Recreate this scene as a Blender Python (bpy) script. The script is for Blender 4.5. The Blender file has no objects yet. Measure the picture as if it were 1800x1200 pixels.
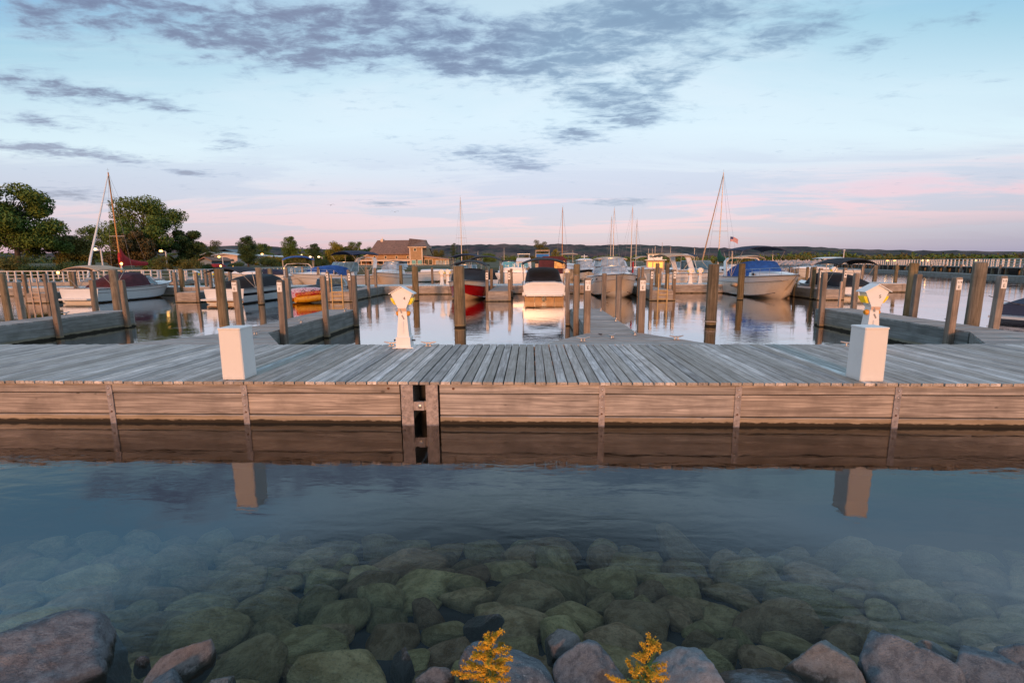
import bpy, bmesh, math, random
from math import sin, cos, tan, pi, radians, sqrt, atan, atan2, exp
from mathutils import Vector, Matrix, noise
rnd = random.Random(7)
S = bpy.context.scene
COL = S.collection

# ------------------------------------------------------------------ camera
F_PX, EYE, YAW, ROLL = 845.0, 2.23, radians(2.3), radians(0.4)
PITCH = atan(138 / 845)
fw = Vector((-sin(YAW) * cos(PITCH), cos(YAW) * cos(PITCH), -sin(PITCH)))
r0 = Vector((cos(YAW), sin(YAW), 0)); u0 = r0.cross(fw)
rt = r0 * cos(ROLL) - u0 * sin(ROLL); up = u0 * cos(ROLL) + r0 * sin(ROLL)
cd = bpy.data.cameras.new('camera'); cam = bpy.data.objects.new('camera', cd); COL.objects.link(cam)
M = Matrix.Identity(4)
for i in range(3):
    M[i][0], M[i][1], M[i][2] = rt[i], up[i], -fw[i]
M[2][3] = EYE
cam.matrix_world = M
cd.sensor_width = 36; cd.lens = 36 * F_PX / 1800; cd.clip_start = .05; cd.clip_end = 9000
S.camera = cam

def ray(px, py):
    return fw * F_PX + rt * (px - 900) - up * (py - 600)
def at(px, py, Y):                        # world point seen at a photo pixel, on the vertical plane y = Y
    d = ray(px, py); return Vector((0, 0, EYE)) + d * (Y / d.y)
def atz(px, py, z):                       # same, on the level z
    d = ray(px, py); return Vector((0, 0, EYE)) + d * ((z - EYE) / d.z)

# ------------------------------------------------------------------ node helper
class NT:
    def __init__(s, tree): s.t = tree; s.n = tree.nodes; s.l = tree.links
    def set(s, sock, v):
        if hasattr(v, 'is_linked') or isinstance(v, bpy.types.NodeSocket): s.l.new(v, sock)
        elif v is not None:
            if hasattr(sock.default_value, '__len__') and not hasattr(v, '__len__'): v = (v, v, v)
            if hasattr(sock.default_value, '__len__') and len(sock.default_value) == 4 and len(v) == 3: v = (*v, 1)
            sock.default_value = v
    def m(s, op, a, b=None, c=None, clamp=False):
        n = s.n.new('ShaderNodeMath'); n.operation = op; n.use_clamp = clamp
        for i, v in enumerate((a, b, c)): s.set(n.inputs[i], v)
        return n.outputs[0]
    def vm(s, op, a, b=None):
        n = s.n.new('ShaderNodeVectorMath'); n.operation = op
        s.set(n.inputs[0], a); s.set(n.inputs[1], b); return n.outputs[0]
    def mix(s, f, a, b, mode='MIX'):
        n = s.n.new('ShaderNodeMix'); n.data_type = 'RGBA'; n.blend_type = mode
        s.set(n.inputs[0], f); s.set(n.inputs[6], a); s.set(n.inputs[7], b); return n.outputs[2]
    def ramp(s, f, stops, interp='LINEAR'):
        n = s.n.new('ShaderNodeValToRGB'); s.set(n.inputs[0], f); cr = n.color_ramp; cr.interpolation = interp
        while len(cr.elements) < len(stops): cr.elements.new(.5)
        for e, (p, c) in zip(cr.elements, stops): e.position = p; e.color = (*c, 1) if hasattr(c, '__len__') else (c, c, c, 1)
        return n.outputs[0]
    def noise(s, vec, scale, detail=4, rough=.55, dist=0):
        n = s.n.new('ShaderNodeTexNoise'); s.set(n.inputs['Vector'], vec); n.inputs['Scale'].default_value = scale
        n.inputs['Detail'].default_value = detail; n.inputs['Roughness'].default_value = rough; n.inputs['Distortion'].default_value = dist
        return n.outputs['Fac']
    def sep(s, v):
        n = s.n.new('ShaderNodeSeparateXYZ'); s.set(n.inputs[0], v); return n.outputs
    def comb(s, x, y, z):
        n = s.n.new('ShaderNodeCombineXYZ'); s.set(n.inputs[0], x); s.set(n.inputs[1], y); s.set(n.inputs[2], z); return n.outputs[0]
    def sm(s, v, a, b, lo=0., hi=1.):
        n = s.n.new('ShaderNodeMapRange'); n.interpolation_type = 'SMOOTHSTEP'
        for i, q in enumerate((v, a, b, lo, hi)): s.set(n.inputs[i], q)
        return n.outputs[0]
    def bump(s, h, strength=.3, dist=.02):
        n = s.n.new('ShaderNodeBump'); n.inputs['Strength'].default_value = strength; n.inputs['Distance'].default_value = dist
        s.set(n.inputs['Height'], h); return n.outputs[0]

# ------------------------------------------------------------------ sky
def srgb(r, g, b):
    f = lambda c: (c / 255) / 12.92 if c < 10.3 else ((c / 255 + .055) / 1.055) ** 2.4
    return (f(r), f(g), f(b))
W = bpy.data.worlds.new('World'); S.world = W; W.use_nodes = True
SUN_EL, SUN_AZ = radians(9), radians(180 + 3)          # low, behind the camera
w = NT(W.node_tree); w.n.clear()
gen = w.n.new('ShaderNodeTexCoord').outputs['Generated']
dx, dy, dz = w.sep(gen)
el = w.m('ARCSINE', dz); az = w.m('ARCTAN2', dx, dy)
az2 = w.m('POWER', w.m('DIVIDE', w.m('MINIMUM', w.m('ABSOLUTE', az), .85), .8), 2)
el_e = w.m('MULTIPLY', w.m('MAXIMUM', el, 0.), w.m('MULTIPLY_ADD', az2, .62, 1.))
D = lambda deg: deg / 60.
base = w.ramp(w.m('DIVIDE', el_e, radians(60)), [
    (0, srgb(176, 152, 182)), (D(2), srgb(192, 163, 190)), (D(5), srgb(208, 184, 203)), (D(9), srgb(205, 204, 220)),
    (D(15), srgb(212, 228, 237)), (D(20), srgb(200, 223, 234)), (D(27), srgb(160, 201, 219)), (D(33), srgb(126, 182, 219)), (D(44), srgb(126, 182, 222)), (1, srgb(126, 178, 216))])
# pink on the left horizon, lavender on the right
lowmask = w.sm(el, radians(0), radians(9), 1., 0.)
base = w.mix(w.m('MULTIPLY', lowmask, w.sm(az, radians(8), radians(46), 0., .92)), base, srgb(140, 144, 186))
base = w.mix(w.m('MULTIPLY', w.m('MULTIPLY', lowmask, w.sm(az, radians(2), radians(-28), 0., .6)), w.sm(el, radians(7), radians(1), .3, 1.)), base, srgb(212, 160, 188))
# cirrus sheets, flattened towards the horizon
pz = w.m('ADD', w.m('MAXIMUM', dz, 0.), .07)
pl = w.comb(w.m('DIVIDE', dx, pz), w.m('DIVIDE', dy, pz), 0.)
strk = w.noise(w.vm('MULTIPLY', w.vm('ADD', pl, (3.1, 1.7, 0)), (.42, 1.0, 1)), 1.0, 6, .6, .6)
pinkband = w.m('MULTIPLY', w.sm(el, radians(2.2), radians(5), 0., 1.), w.sm(el, radians(6), radians(10), 1., 0.))
base = w.mix(w.m('MULTIPLY', w.m('MULTIPLY', pinkband, w.sm(strk, .43, .60)), w.sm(az, radians(-16), radians(4), .35, .75)), base, srgb(228, 178, 198))
veil = w.m('MULTIPLY', w.sm(strk, .40, .62), w.sm(el, radians(10), radians(17), .0, .35))
base = w.mix(veil, base, srgb(228, 234, 240))
lav = w.m('MULTIPLY', w.sm(strk, .56, .44), w.m('MULTIPLY', w.sm(el, radians(.5), radians(4), 0., .55), w.sm(el, radians(6), radians(14), 1., 0.)))
base = w.mix(lav, base, srgb(172, 172, 204))
# dark cumulus patches
nb = w.m('MULTIPLY_ADD', w.noise(w.vm('MULTIPLY', pl, (.9, 1.45, 1)), 7.5, 6, .66, .3), .62, w.m('MULTIPLY', w.noise(w.vm('MULTIPLY', pl, (.9, 1.5, 1)), 2.1, 7, .6, .3), .42))
bias = None
def azel(px, py):
    d = ray(px, py).normalized(); return atan2(d.x, d.y), math.asin(d.z)
for (px, py, rx, ry, k) in [(420, 35, 210, 78, 1.3), (290, 15, 150, 40, .8), (565, 78, 90, 50, 1.15), (775, 72, 125, 78, 1.25), (690, 5, 60, 20, .6), (900, 95, 60, 45, .9), (1030, 48, 150, 74, 1.0), (1250, 22, 200, 46, .95), (1010, 100, 90, 40, .8),
        (1420, 45, 70, 28, .95), (1090, 180, 120, 42, .95), (1010, 240, 55, 18, 1.05), (860, 272, 100, 20, 1.0), (90, 60, 70, 26, 1.0), (80, 12, 120, 26, .9), (70, 155, 130, 28, .95),
        (250, 180, 90, 15, 1.1), (75, 216, 60, 14, 1.0), (120, 267, 220, 13, 1.0), (405, 245, 50, 22, .9), (1085, 355, 60, 8, 1.25), (110, 342, 110, 13, .95), (1520, 85, 50, 16, .8), (1710, 30, 40, 14, .8),
        (680, 357, 70, 5, .9), (340, 305, 50, 6, 1.1), (1300, 85, 110, 30, .8), (1180, 135, 60, 16, .8), (1120, 212, 50, 14, .95), (930, 292, 60, 11, .9)]:
    if not k: continue
    a, e = azel(px, py); a2, _ = azel(px + rx, py); _, e2 = azel(px, py - ry)
    u = w.m('DIVIDE', w.m('SUBTRACT', az, a), abs(a2 - a)); v = w.m('DIVIDE', w.m('SUBTRACT', el, e), abs(e2 - e))
    g = w.m('MULTIPLY', w.m('POWER', 2.718, w.m('MULTIPLY', w.m('ADD', w.m('MULTIPLY', u, u), w.m('MULTIPLY', v, v)), -1.)), k)
    bias = g if bias is None else w.m('ADD', bias, g)
high = w.sm(el, radians(29), radians(36), 0., .34)        # broken cloud goes on overhead
bias = w.m('ADD', w.m('MINIMUM', bias, 1.0), high)
dens = w.sm(w.m('ADD', nb, w.m('MULTIPLY', bias, .25)), .57, .82)
core = w.sm(w.m('ADD', nb, w.m('MULTIPLY', bias, .25)), .66, .88)
ccol = w.mix(core, srgb(152, 174, 200), srgb(90, 96, 132))
ccol = w.mix(w.sm(el, radians(6), radians(16), .8, 0.), ccol, srgb(146, 146, 182))
ccol = w.mix(w.m('MULTIPLY', core, w.sm(az, radians(-10), radians(-24), 0., .45)), ccol, srgb(112, 100, 128))
ccol = w.mix(w.m('MULTIPLY', w.sm(az, radians(-8), radians(6), 0., .7), w.sm(el, radians(12), radians(20))), ccol, srgb(116, 145, 172))
base = w.mix(w.m('MULTIPLY', dens, .90), base, ccol)
# after-glow side, behind the camera
back = w.m('MULTIPLY', w.sm(dy, -.25, -.95), w.sm(el, radians(42), radians(4)))
base = w.mix(w.m('MULTIPLY', back, .6), base, (.95, .52, .32))
sky = w.n.new('ShaderNodeTexSky'); sky.sky_type = 'NISHITA'; sky.sun_disc = False
sky.sun_elevation = SUN_EL; sky.sun_rotation = SUN_AZ
b1 = w.n.new('ShaderNodeBackground'); b1.inputs[1].default_value = .05; w.l.new(sky.outputs[0], b1.inputs[0])
b2 = w.n.new('ShaderNodeBackground'); b2.inputs[1].default_value = .92; w.l.new(base, b2.inputs[0])
ad = w.n.new('ShaderNodeAddShader'); w.l.new(b1.outputs[0], ad.inputs[0]); w.l.new(b2.outputs[0], ad.inputs[1])
wo = w.n.new('ShaderNodeOutputWorld'); w.l.new(ad.outputs[0], wo.inputs[0])

# ------------------------------------------------------------------ sun, exposure, render settings
sl = bpy.data.lights.new('sun', 'SUN'); sl.energy = 2.6; sl.angle = radians(6); sl.color = (1, .42, .18)
so = bpy.data.objects.new('sun', sl); COL.objects.link(so)
sd = Vector((sin(SUN_AZ) * cos(SUN_EL), cos(SUN_AZ) * cos(SUN_EL), sin(SUN_EL)))      # towards the sun
so.rotation_euler = sd.to_track_quat('Z', 'Y').to_euler()
S.view_settings.view_transform = 'Standard'; S.view_settings.look = 'None'
S.view_settings.exposure = 0; S.view_settings.gamma = 1
S.render.engine = 'CYCLES'
S.cycles.use_denoising = True; S.cycles.max_bounces = 8; S.cycles.transparent_max_bounces = 16
S.cycles.diffuse_bounces = 3; S.cycles.glossy_bounces = 4; S.cycles.sample_clamp_indirect = 4
S.cycles.caustics_reflective = False; S.cycles.caustics_refractive = False

# ------------------------------------------------------------------ mesh helper
class MB:
    def __init__(s): s.v = []; s.f = []; s.mi = []; s.cur = 0
    def add(s, vs, fs):
        b = len(s.v); s.v += [tuple(p) for p in vs]; s.f += [tuple(i + b for i in f) for f in fs]; s.mi += [s.cur] * len(fs); return s
    def box(s, x0, x1, y0, y1, z0, z1):
        return s.add([(x0, y0, z0), (x1, y0, z0), (x1, y1, z0), (x0, y1, z0), (x0, y0, z1), (x1, y0, z1), (x1, y1, z1), (x0, y1, z1)],
            [(3, 2, 1, 0), (4, 5, 6, 7), (0, 1, 5, 4), (1, 2, 6, 5), (2, 3, 7, 6), (3, 0, 4, 7)])
    def prism(s, poly, vec):                # polygon of 3D points (counter-clockwise seen against vec) swept along vec
        n = len(poly); vec = Vector(vec); a = [Vector(p) for p in poly]
        return s.add(a + [p + vec for p in a], [tuple(range(n))[::-1], tuple(range(n, 2 * n))] + [(i, (i + 1) % n, n + (i + 1) % n, n + i) for i in range(n)])
    def loft(s, rings, closed=True, cap=True):
        n = len(rings[0]); vs = [p for r in rings for p in r]; fs = []
        for k in range(len(rings) - 1):
            for i in range(n if closed else n - 1):
                j = (i + 1) % n; fs.append((k * n + i, k * n + j, (k + 1) * n + j, (k + 1) * n + i))
        if cap and closed: fs += [tuple(range(n))[::-1], tuple(range((len(rings) - 1) * n, len(rings) * n))]
        return s.add(vs, fs)
    def tube(s, p0, p1, r, r1=None, n=8): return s.path([p0, p1], [r, r if r1 is None else r1], n)
    def path(s, pts, r, n=6):
        pts = [Vector(p) for p in pts]; R = r if hasattr(r, '__len__') else [r] * len(pts); rings = []
        for i, p in enumerate(pts):
            d = (pts[min(i + 1, len(pts) - 1)] - pts[max(i - 1, 0)]).normalized()
            a = d.cross(Vector((0, 0, 1)) if abs(d.z) < .9 else Vector((1, 0, 0))).normalized(); b = d.cross(a)
            rings.append([p + (a * cos(2 * pi * k / n) + b * sin(2 * pi * k / n)) * R[i] for k in range(n)])
        return s.loft(rings)
    def lathe(s, prof, n=12, c=(0, 0, 0)):
        c = Vector(c); return s.loft([[c + Vector((r * cos(2 * pi * k / n), r * sin(2 * pi * k / n), z)) for k in range(n)] for r, z in prof])
    def ball(s, c, r, n=8, sc=(1, 1, 1)):
        c = Vector(c); rings = []
        for i in range(n // 2 + 1):
            t = -pi / 2 + pi * i / (n // 2); q = max(cos(t), .02)
            rings.append([c + Vector((r * sc[0] * q * cos(2 * pi * k / n), r * sc[1] * q * sin(2 * pi * k / n), r * sc[2] * sin(t))) for k in range(n)])
        return s.loft(rings)
    def mesh(s, name, mat=None, smooth=None):
        me = bpy.data.meshes.new(name); me.from_pydata(s.v, [], s.f)
        for mm in (mat if isinstance(mat, (list, tuple)) else [mat]):
            if mm: me.materials.append(mm)
        if any(s.mi): me.polygons.foreach_set('material_index', s.mi)
        bm = bmesh.new(); bm.from_mesh(me); bmesh.ops.recalc_face_normals(bm, faces=bm.faces); bm.to_mesh(me); bm.free()
        if smooth:
            me.polygons.foreach_set('use_smooth', [True] * len(me.polygons)); me.set_sharp_from_angle(angle=radians(smooth))
        return me
    def build(s, name, mat, parent=None, smooth=None, loc=None, kind=None):
        return obj(name, s.mesh(name, mat, smooth), parent, loc, kind)
def obj(name, me, parent=None, loc=None, kind=None):
    o = bpy.data.objects.new(name, me); COL.objects.link(o)
    if parent: o.parent = parent
    if loc is not None: o.location = loc
    if kind: o['kind'] = kind
    return o
def tag(o, label, cat, group=None, kind=None):
    o['label'] = label; o['category'] = cat
    if group: o['group'] = group
    if kind: o['kind'] = kind
    return o
def thing(name, label, cat, loc=(0, 0, 0), rz=0, group=None):
    o = bpy.data.objects.new(name, None); COL.objects.link(o); o.empty_display_size = .1
    o.location = loc; o.rotation_euler = (0, 0, rz); return tag(o, label, cat, group)
def dup(o, parent=None, loc=None, rz=None, label=None):
    c = o.copy(); COL.objects.link(c)
    if parent: c.parent = parent
    if loc is not None: c.location = loc
    if rz is not None: c.rotation_euler = (0, 0, rz)
    if label: c['label'] = label
    for ch in list(o.children): dup(ch, c)
    return c
def text_mesh(txt, size, mat, depth=.002):
    cu = bpy.data.curves.new('lettering', 'FONT'); cu.body = txt; cu.size = size; cu.extrude = depth; cu.align_x = 'CENTER'; cu.align_y = 'CENTER'; cu.resolution_u = 2
    ob = bpy.data.objects.new('lettering', cu); COL.objects.link(ob)
    me = bpy.data.meshes.new_from_object(ob.evaluated_get(bpy.context.evaluated_depsgraph_get()))
    bpy.data.objects.remove(ob); me.name = 'lettering'; me.materials.clear(); me.materials.append(mat); return me
def front_text(txt, size, mat, parent, loc, tilt=0):          # letters standing upright and facing -Y
    o = obj('lettering', text_mesh(txt, size, mat), parent, loc); o.rotation_euler = (pi / 2, tilt, 0); return o

# ------------------------------------------------------------------ materials
def newmat(name):
    m = bpy.data.materials.new(name); m.use_nodes = True; t = NT(m.node_tree)
    return m, t, m.node_tree.nodes['Principled BSDF']
def mat(name, c, rough=.5, metal=0, var=.12, scale=6, bump=0, emit=0, coat=0):
    m, t, p = newmat(name)
    co = t.n.new('ShaderNodeTexCoord').outputs['Object']
    nz = t.noise(co, scale, 5, .6)
    col = t.mix(t.sm(nz, .3, .7), tuple(q * (1 - var) for q in c), tuple(min(1, q * (1 + var)) for q in c))
    t.set(p.inputs['Base Color'], col); p.inputs['Roughness'].default_value = rough; p.inputs['Metallic'].default_value = metal
    if bump: t.set(p.inputs['Normal'], t.bump(t.noise(co, scale * 8, 4), bump, .01))
    if coat: p.inputs['Coat Weight'].default_value = coat
    if emit: t.set(p.inputs['Emission Color'], c); p.inputs['Emission Strength'].default_value = emit; m.cycles.emission_sampling = 'NONE'
    return m
def wood(name, c1, c2, axis, fine=26, along=1.3, rough=.8, wl=None, pervar=.25, bump=.35, knots=False, tint=None):
    m, t, p = newmat(name)
    co = t.n.new('ShaderNodeTexCoord').outputs['Object']
    oi = t.n.new('ShaderNodeObjectInfo'); rv = oi.outputs['Random']
    off = t.comb(t.m('MULTIPLY', rv, 37.), t.m('MULTIPLY', rv, 71.), t.m('MULTIPLY', rv, 53.))
    sc = [fine] * 3; sc[axis] = along
    v = t.vm('ADD', t.vm('MULTIPLY', co, tuple(sc)), off)
    g = t.noise(v, 1., 6, .65, .6)
    sc2 = [q * .22 for q in sc]; sc2[axis] = along * (.34 if knots else .6)
    g2 = t.noise(t.vm('ADD', t.vm('MULTIPLY', co, tuple(sc2)), off), 1., 3, .5, 1.2)
    ring = t.m('SINE', t.m('MULTIPLY', g2, 46.)) if knots else t.m('SINE', t.m('MULTIPLY', g2, 20.))
    col = t.mix(t.sm(g, .28, .72), c1, c2)
    col = t.mix(t.m('MULTIPLY', t.sm(ring, -.2, 1.), (.34 if knots else .22)), col, tuple(q * .42 for q in c1))
    col = t.mix(t.m('MULTIPLY', t.sm(g, .66, .74), .55), col, tuple(q * .22 for q in c1))
    if knots:
        vo = t.n.new('ShaderNodeTexVoronoi'); sk = [4.2] * 3; sk[axis] = 2.0; t.set(vo.inputs['Vector'], t.vm('ADD', t.vm('MULTIPLY', co, tuple(sk)), off)); vo.inputs['Scale'].default_value = 1.
        col = t.mix(t.sm(vo.outputs['Distance'], .085, .04, 0., .8), col, tuple(q * .25 for q in c1))
    blotch = t.noise(t.vm('ADD', co, off), 2.2, 4, .6)
    col = t.mix(t.m('MULTIPLY', t.sm(blotch, .42, .68), .4), col, tuple(q * .6 for q in c1))
    hv = t.n.new('ShaderNodeHueSaturation'); t.set(hv.inputs['Color'], col)
    t.set(hv.inputs['Value'], t.m('MULTIPLY_ADD', rv, 2 * pervar, 1 - pervar))
    t.set(hv.inputs['Saturation'], t.m('MULTIPLY_ADD', t.m('FRACT', t.m('MULTIPLY', rv, 7.3)), .5, .6))
    col = hv.outputs[0]
    if tint: col = t.mix(t.m('MULTIPLY', t.m('FRACT', t.m('MULTIPLY', rv, 13.7)), .6), col, tint)
    if wl is not None:                     # stain left by the water
        gp = t.n.new('ShaderNodeNewGeometry').outputs['Position']
        z = t.sep(gp)[2]; nn = t.noise(t.vm('MULTIPLY', gp, (3, 3, 8)), 1.6, 5, .7)
        zz = t.m('ADD', z, t.m('MULTIPLY', t.m('SUBTRACT', nn, .5), .09))
        col = t.mix(t.sm(zz, wl + .10, wl + .05, 0., .5), col, (.34, .25, .12))
        col = t.mix(t.sm(zz, wl + .028, wl + .004, 0., .96), col, (.022, .017, .010))
    t.set(p.inputs['Base Color'], col); p.inputs['Roughness'].default_value = rough; p.inputs['Specular IOR Level'].default_value = .25
    t.set(p.inputs['Normal'], t.bump(g, bump, .006))
    return m
MT = {}
MT['deck'] = wood('weathered deck wood', (.32, .275, .24), (.84, .775, .72), 1, 34, 1.4, .75, pervar=.36, tint=(.31, .265, .21))
MT['fdeck'] = wood('weathered pier wood', (.29, .25, .215), (.48, .44, .40), 0, 30, 1.6, .8, pervar=.2)
MT['fascia'] = wood('brown fascia wood', (.25, .21, .18), (.58, .51, .445), 0, 30, .8, .75, wl=.03, pervar=.12, knots=True)
MT['fasciay'] = wood('grey pier fascia wood', (.20, .19, .165), (.36, .35, .32), 1, 20, .8, .8, wl=.05, pervar=.12)
MT['post'] = wood('square post wood', (.17, .128, .094), (.35, .265, .195), 2, 26, 1.2, .8, wl=.02, pervar=.18)
MT['pile'] = wood('round pile wood', (.11, .085, .045), (.30, .225, .13), 2, 20, 1.0, .85, wl=.04, pervar=.2, bump=.6)
MT['galv'] = mat('galvanised steel', (.34, .31, .31), .55, .35, .3, 18, .25)
MT['bolt'] = mat('bolt steel', (.55, .52, .50), .35, .8)
MT['rust'] = mat('rusty bolt', (.16, .08, .05), .7, .3)
MT['float'] = mat('black float plastic and gap backing', (.012, .011, .010), .7)
MT['white'] = mat('white paint', (.80, .79, .77), .45, var=.03, scale=3)
MT['gel'] = mat('white gelcoat', (.70, .70, .70), .22, var=.03, scale=2, coat=.3)
MT['cream'] = mat('cream gelcoat', (.72, .64, .55), .25, var=.04, coat=.3)
MT['sign'] = mat('white sign', (.82, .80, .77), .5, var=.03)
MT['ink'] = mat('black lettering', (.02, .02, .022), .5)
MT['yellow'] = mat('yellow lens', (.80, .52, .02), .3, emit=.25)
MT['orange'] = mat('orange cover', (.72, .30, .02), .4)
MT['alu'] = mat('cleat metal', (.55, .50, .47), .4, .7, .15, 20)
MT['steel'] = mat('polished rail', (.62, .62, .64), .2, .9, .05)
MT['black'] = mat('black canvas', (.014, .014, .018), .8, var=.3, scale=3, bump=.2)
MT['navy'] = mat('navy canvas', (.012, .018, .05), .8, var=.3, scale=3, bump=.2)
MT['blue'] = mat('blue canvas', (.012, .075, .30), .75, var=.25, scale=3, bump=.2)
MT['maroon'] = mat('maroon canvas', (.075, .014, .022), .8, var=.25, scale=3, bump=.2)
MT['tan'] = mat('tan canvas', (.52, .36, .24), .8, var=.12, scale=3, bump=.2)
MT['redc'] = mat('red sail cover', (.36, .012, .014), .8, var=.25, scale=3, bump=.2)
MT['greenc'] = mat('green sail cover', (.008, .07, .035), .8, var=.25, scale=3, bump=.2)
MT['redhull'] = mat('red gelcoat', (.34, .008, .012), .2, var=.06, coat=.5)
MT['navyhull'] = mat('navy gelcoat', (.012, .018, .05), .2, var=.06, coat=.5)
MT['blackhull'] = mat('black gelcoat', (.012, .012, .016), .2, coat=.5)
MT['amber'] = mat('amber hull', (.33, .18, .055), .35, var=.2)  # single amber tone of the lower hulls and transoms
MT['vinyl'] = mat('clear vinyl', (.28, .34, .40), .12, var=.35, scale=2.5)
MT['glass'] = mat('boat glass', (.10, .17, .21), .06, var=.3, scale=3)
MT['dglass'] = mat('dark window glass', (.02, .022, .026), .08)
MT['mast'] = mat('aluminium mast', (.60, .50, .42), .4, .3)
MT['varnish'] = mat('varnished mast', (.48, .20, .04), .35, var=.2)
MT['wire'] = mat('rigging wire', (.30, .28, .28), .5, .4)
MT['rope'] = mat('mooring rope', (.55, .48, .42), .9, var=.2, scale=40)
MT['drope'] = mat('dark rope', (.07, .055, .05), .9)
MT['trunk'] = wood('bark', (.06, .045, .032), (.13, .10, .075), 2, 14, 2., .9)

# ================================================================== SETTING: water, lake bed, shore
BED = [(-60, 1.0), (-6, .85), (-3, .70), (-.5, .48), (0.6, .31), (1.5, .0), (1.9, -.16), (3, -.62), (4.5, -1.2), (6, -1.75), (9, -2.4), (30, -3.6), (60, -4), (2600, -4.5)]
def bed_z(y):
    for (a, za), (b, zb) in zip(BED, BED[1:]):
        if a <= y <= b: return za + (zb - za) * (y - a) / (b - a)
    return -4
m, t, p = newmat('lake bed')
co = t.n.new('ShaderNodeTexCoord').outputs['Object']
t.set(p.inputs['Base Color'], t.mix(t.sm(t.noise(co, 5, 6, .7), .3, .7), (.007, .007, .006), (.016, .015, .011))); p.inputs['Roughness'].default_value = .9
MT['bed'] = m
b = MB(); ys = [q for q, _ in BED]; xs = [-2600, -40, -20, -8, 0, 8, 20, 40, 2600]
b.loft([[(x, y, bed_z(y)) for x in xs] for y in ys], closed=False)
b.build('lake_bed', MT['bed'], kind='structure')

m, t, p = newmat('lake water')
gp = t.n.new('ShaderNodeNewGeometry').outputs['Position']
px_, py_, pz_ = t.sep(gp)
w1 = t.noise(t.vm('MULTIPLY', gp, (1.0, 2.6, 1)), 1.6, 2, .5, .4)
w2 = t.noise(t.vm('MULTIPLY', gp, (1.0, 2.2, 1)), 7., 3, .55, .6)
calm = t.sm(t.noise(gp, .35, 2, .5), .35, .68, .25, 1.)
h = t.m('MULTIPLY', t.m('ADD', t.m('MULTIPLY', w1, 1.), t.m('MULTIPLY', w2, .22)), calm)
nrm = t.bump(h, .5, .014)
inc = t.n.new('ShaderNodeNewGeometry').outputs['Incoming']; dn = t.n.new('ShaderNodeVectorMath'); dn.operation = 'DOT_PRODUCT'; t.set(dn.inputs[0], inc); t.set(dn.inputs[1], nrm)
fr_w = t.ramp(t.m('SUBTRACT', 1., t.m('ABSOLUTE', dn.outputs['Value']), clamp=True), [(0, .01), (.36, .012), (.44, .022), (.50, .10), (.56, .185), (.66, .19), (.72, .21), (.83, .74), (.92, .90), (1, 1.)])
gl = t.n.new('ShaderNodeBsdfGlossy'); gl.inputs['Roughness'].default_value = .012; t.set(gl.inputs['Normal'], nrm); gl.inputs['Color'].default_value = (.97, .98, 1, 1)
tr = t.n.new('ShaderNodeBsdfTransparent')
mx = t.n.new('ShaderNodeMixShader'); t.set(mx.inputs[0], fr_w); t.l.new(tr.outputs[0], mx.inputs[1]); t.l.new(gl.outputs[0], mx.inputs[2])
out = t.n['Material Output']; t.l.new(mx.outputs[0], out.inputs['Surface'])
va = t.n.new('ShaderNodeVolumeAbsorption'); va.inputs['Color'].default_value = (.66, .69, .66, 1); va.inputs['Density'].default_value = .25
vs = t.n.new('ShaderNodeVolumeScatter'); vs.inputs['Color'].default_value = (.30, .60, .90, 1); vs.inputs['Density'].default_value = .008
av = t.n.new('ShaderNodeAddShader'); t.l.new(va.outputs[0], av.inputs[0]); t.l.new(vs.outputs[0], av.inputs[1])
t.l.new(va.outputs[0], out.inputs['Volume']); t.n.remove(p)
MT['water'] = m
MB().box(-2500, 2500, -50, 2500, -6, 0).build('water', m, kind='structure')

# ------------------------------------------------------------------ rocks
def boulder(seed, sub, planes, pw, amp, freq, mat_, name='boulder', flat=1.0, lo=.62):
    r = random.Random(seed); pl = []
    for i in range(planes):
        v = Vector((r.gauss(0, 1), r.gauss(0, 1), r.gauss(0, 1) * flat)).normalized()
        if lo < .6:                                     # sharp quarried block: evenly spread break faces, jittered
            zf = 1 - 2 * (i + .5) / planes; af = 2.4 * i + seed; qf = sqrt(1 - zf * zf); v = (Vector((qf * cos(af), qf * sin(af), zf)) + v * .38).normalized()
        pl.append((v, r.uniform(lo, .95) if lo >= .6 else r.uniform(.60, .88)))
    bm = bmesh.new(); bmesh.ops.create_icosphere(bm, subdivisions=sub, radius=1)
    off = Vector((seed * 3.7, seed * 1.3, seed * .7))
    for v in bm.verts:
        d = v.co.normalized(); s_ = .02
        for n, hh in pl:
            q = d.dot(n) / hh
            if q > 0: s_ += q ** pw
        rad = min(s_ ** (-1 / pw), 1.25)
        co_ = d * rad
        if amp:
            rad += amp * (noise.fractal(co_ * freq + off, .8, 2.1, 7) + .9 * (abs(noise.noise(co_ * freq * 1.7 + off)) - .3) + .5 * abs(noise.noise(co_ * freq * 4.5 + off)))
        v.co = d * rad
    me = bpy.data.meshes.new(name); bm.to_mesh(me); bm.free(); me.materials.append(mat_)
    me.polygons.foreach_set('use_smooth', [True] * len(me.polygons)); return me
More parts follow.
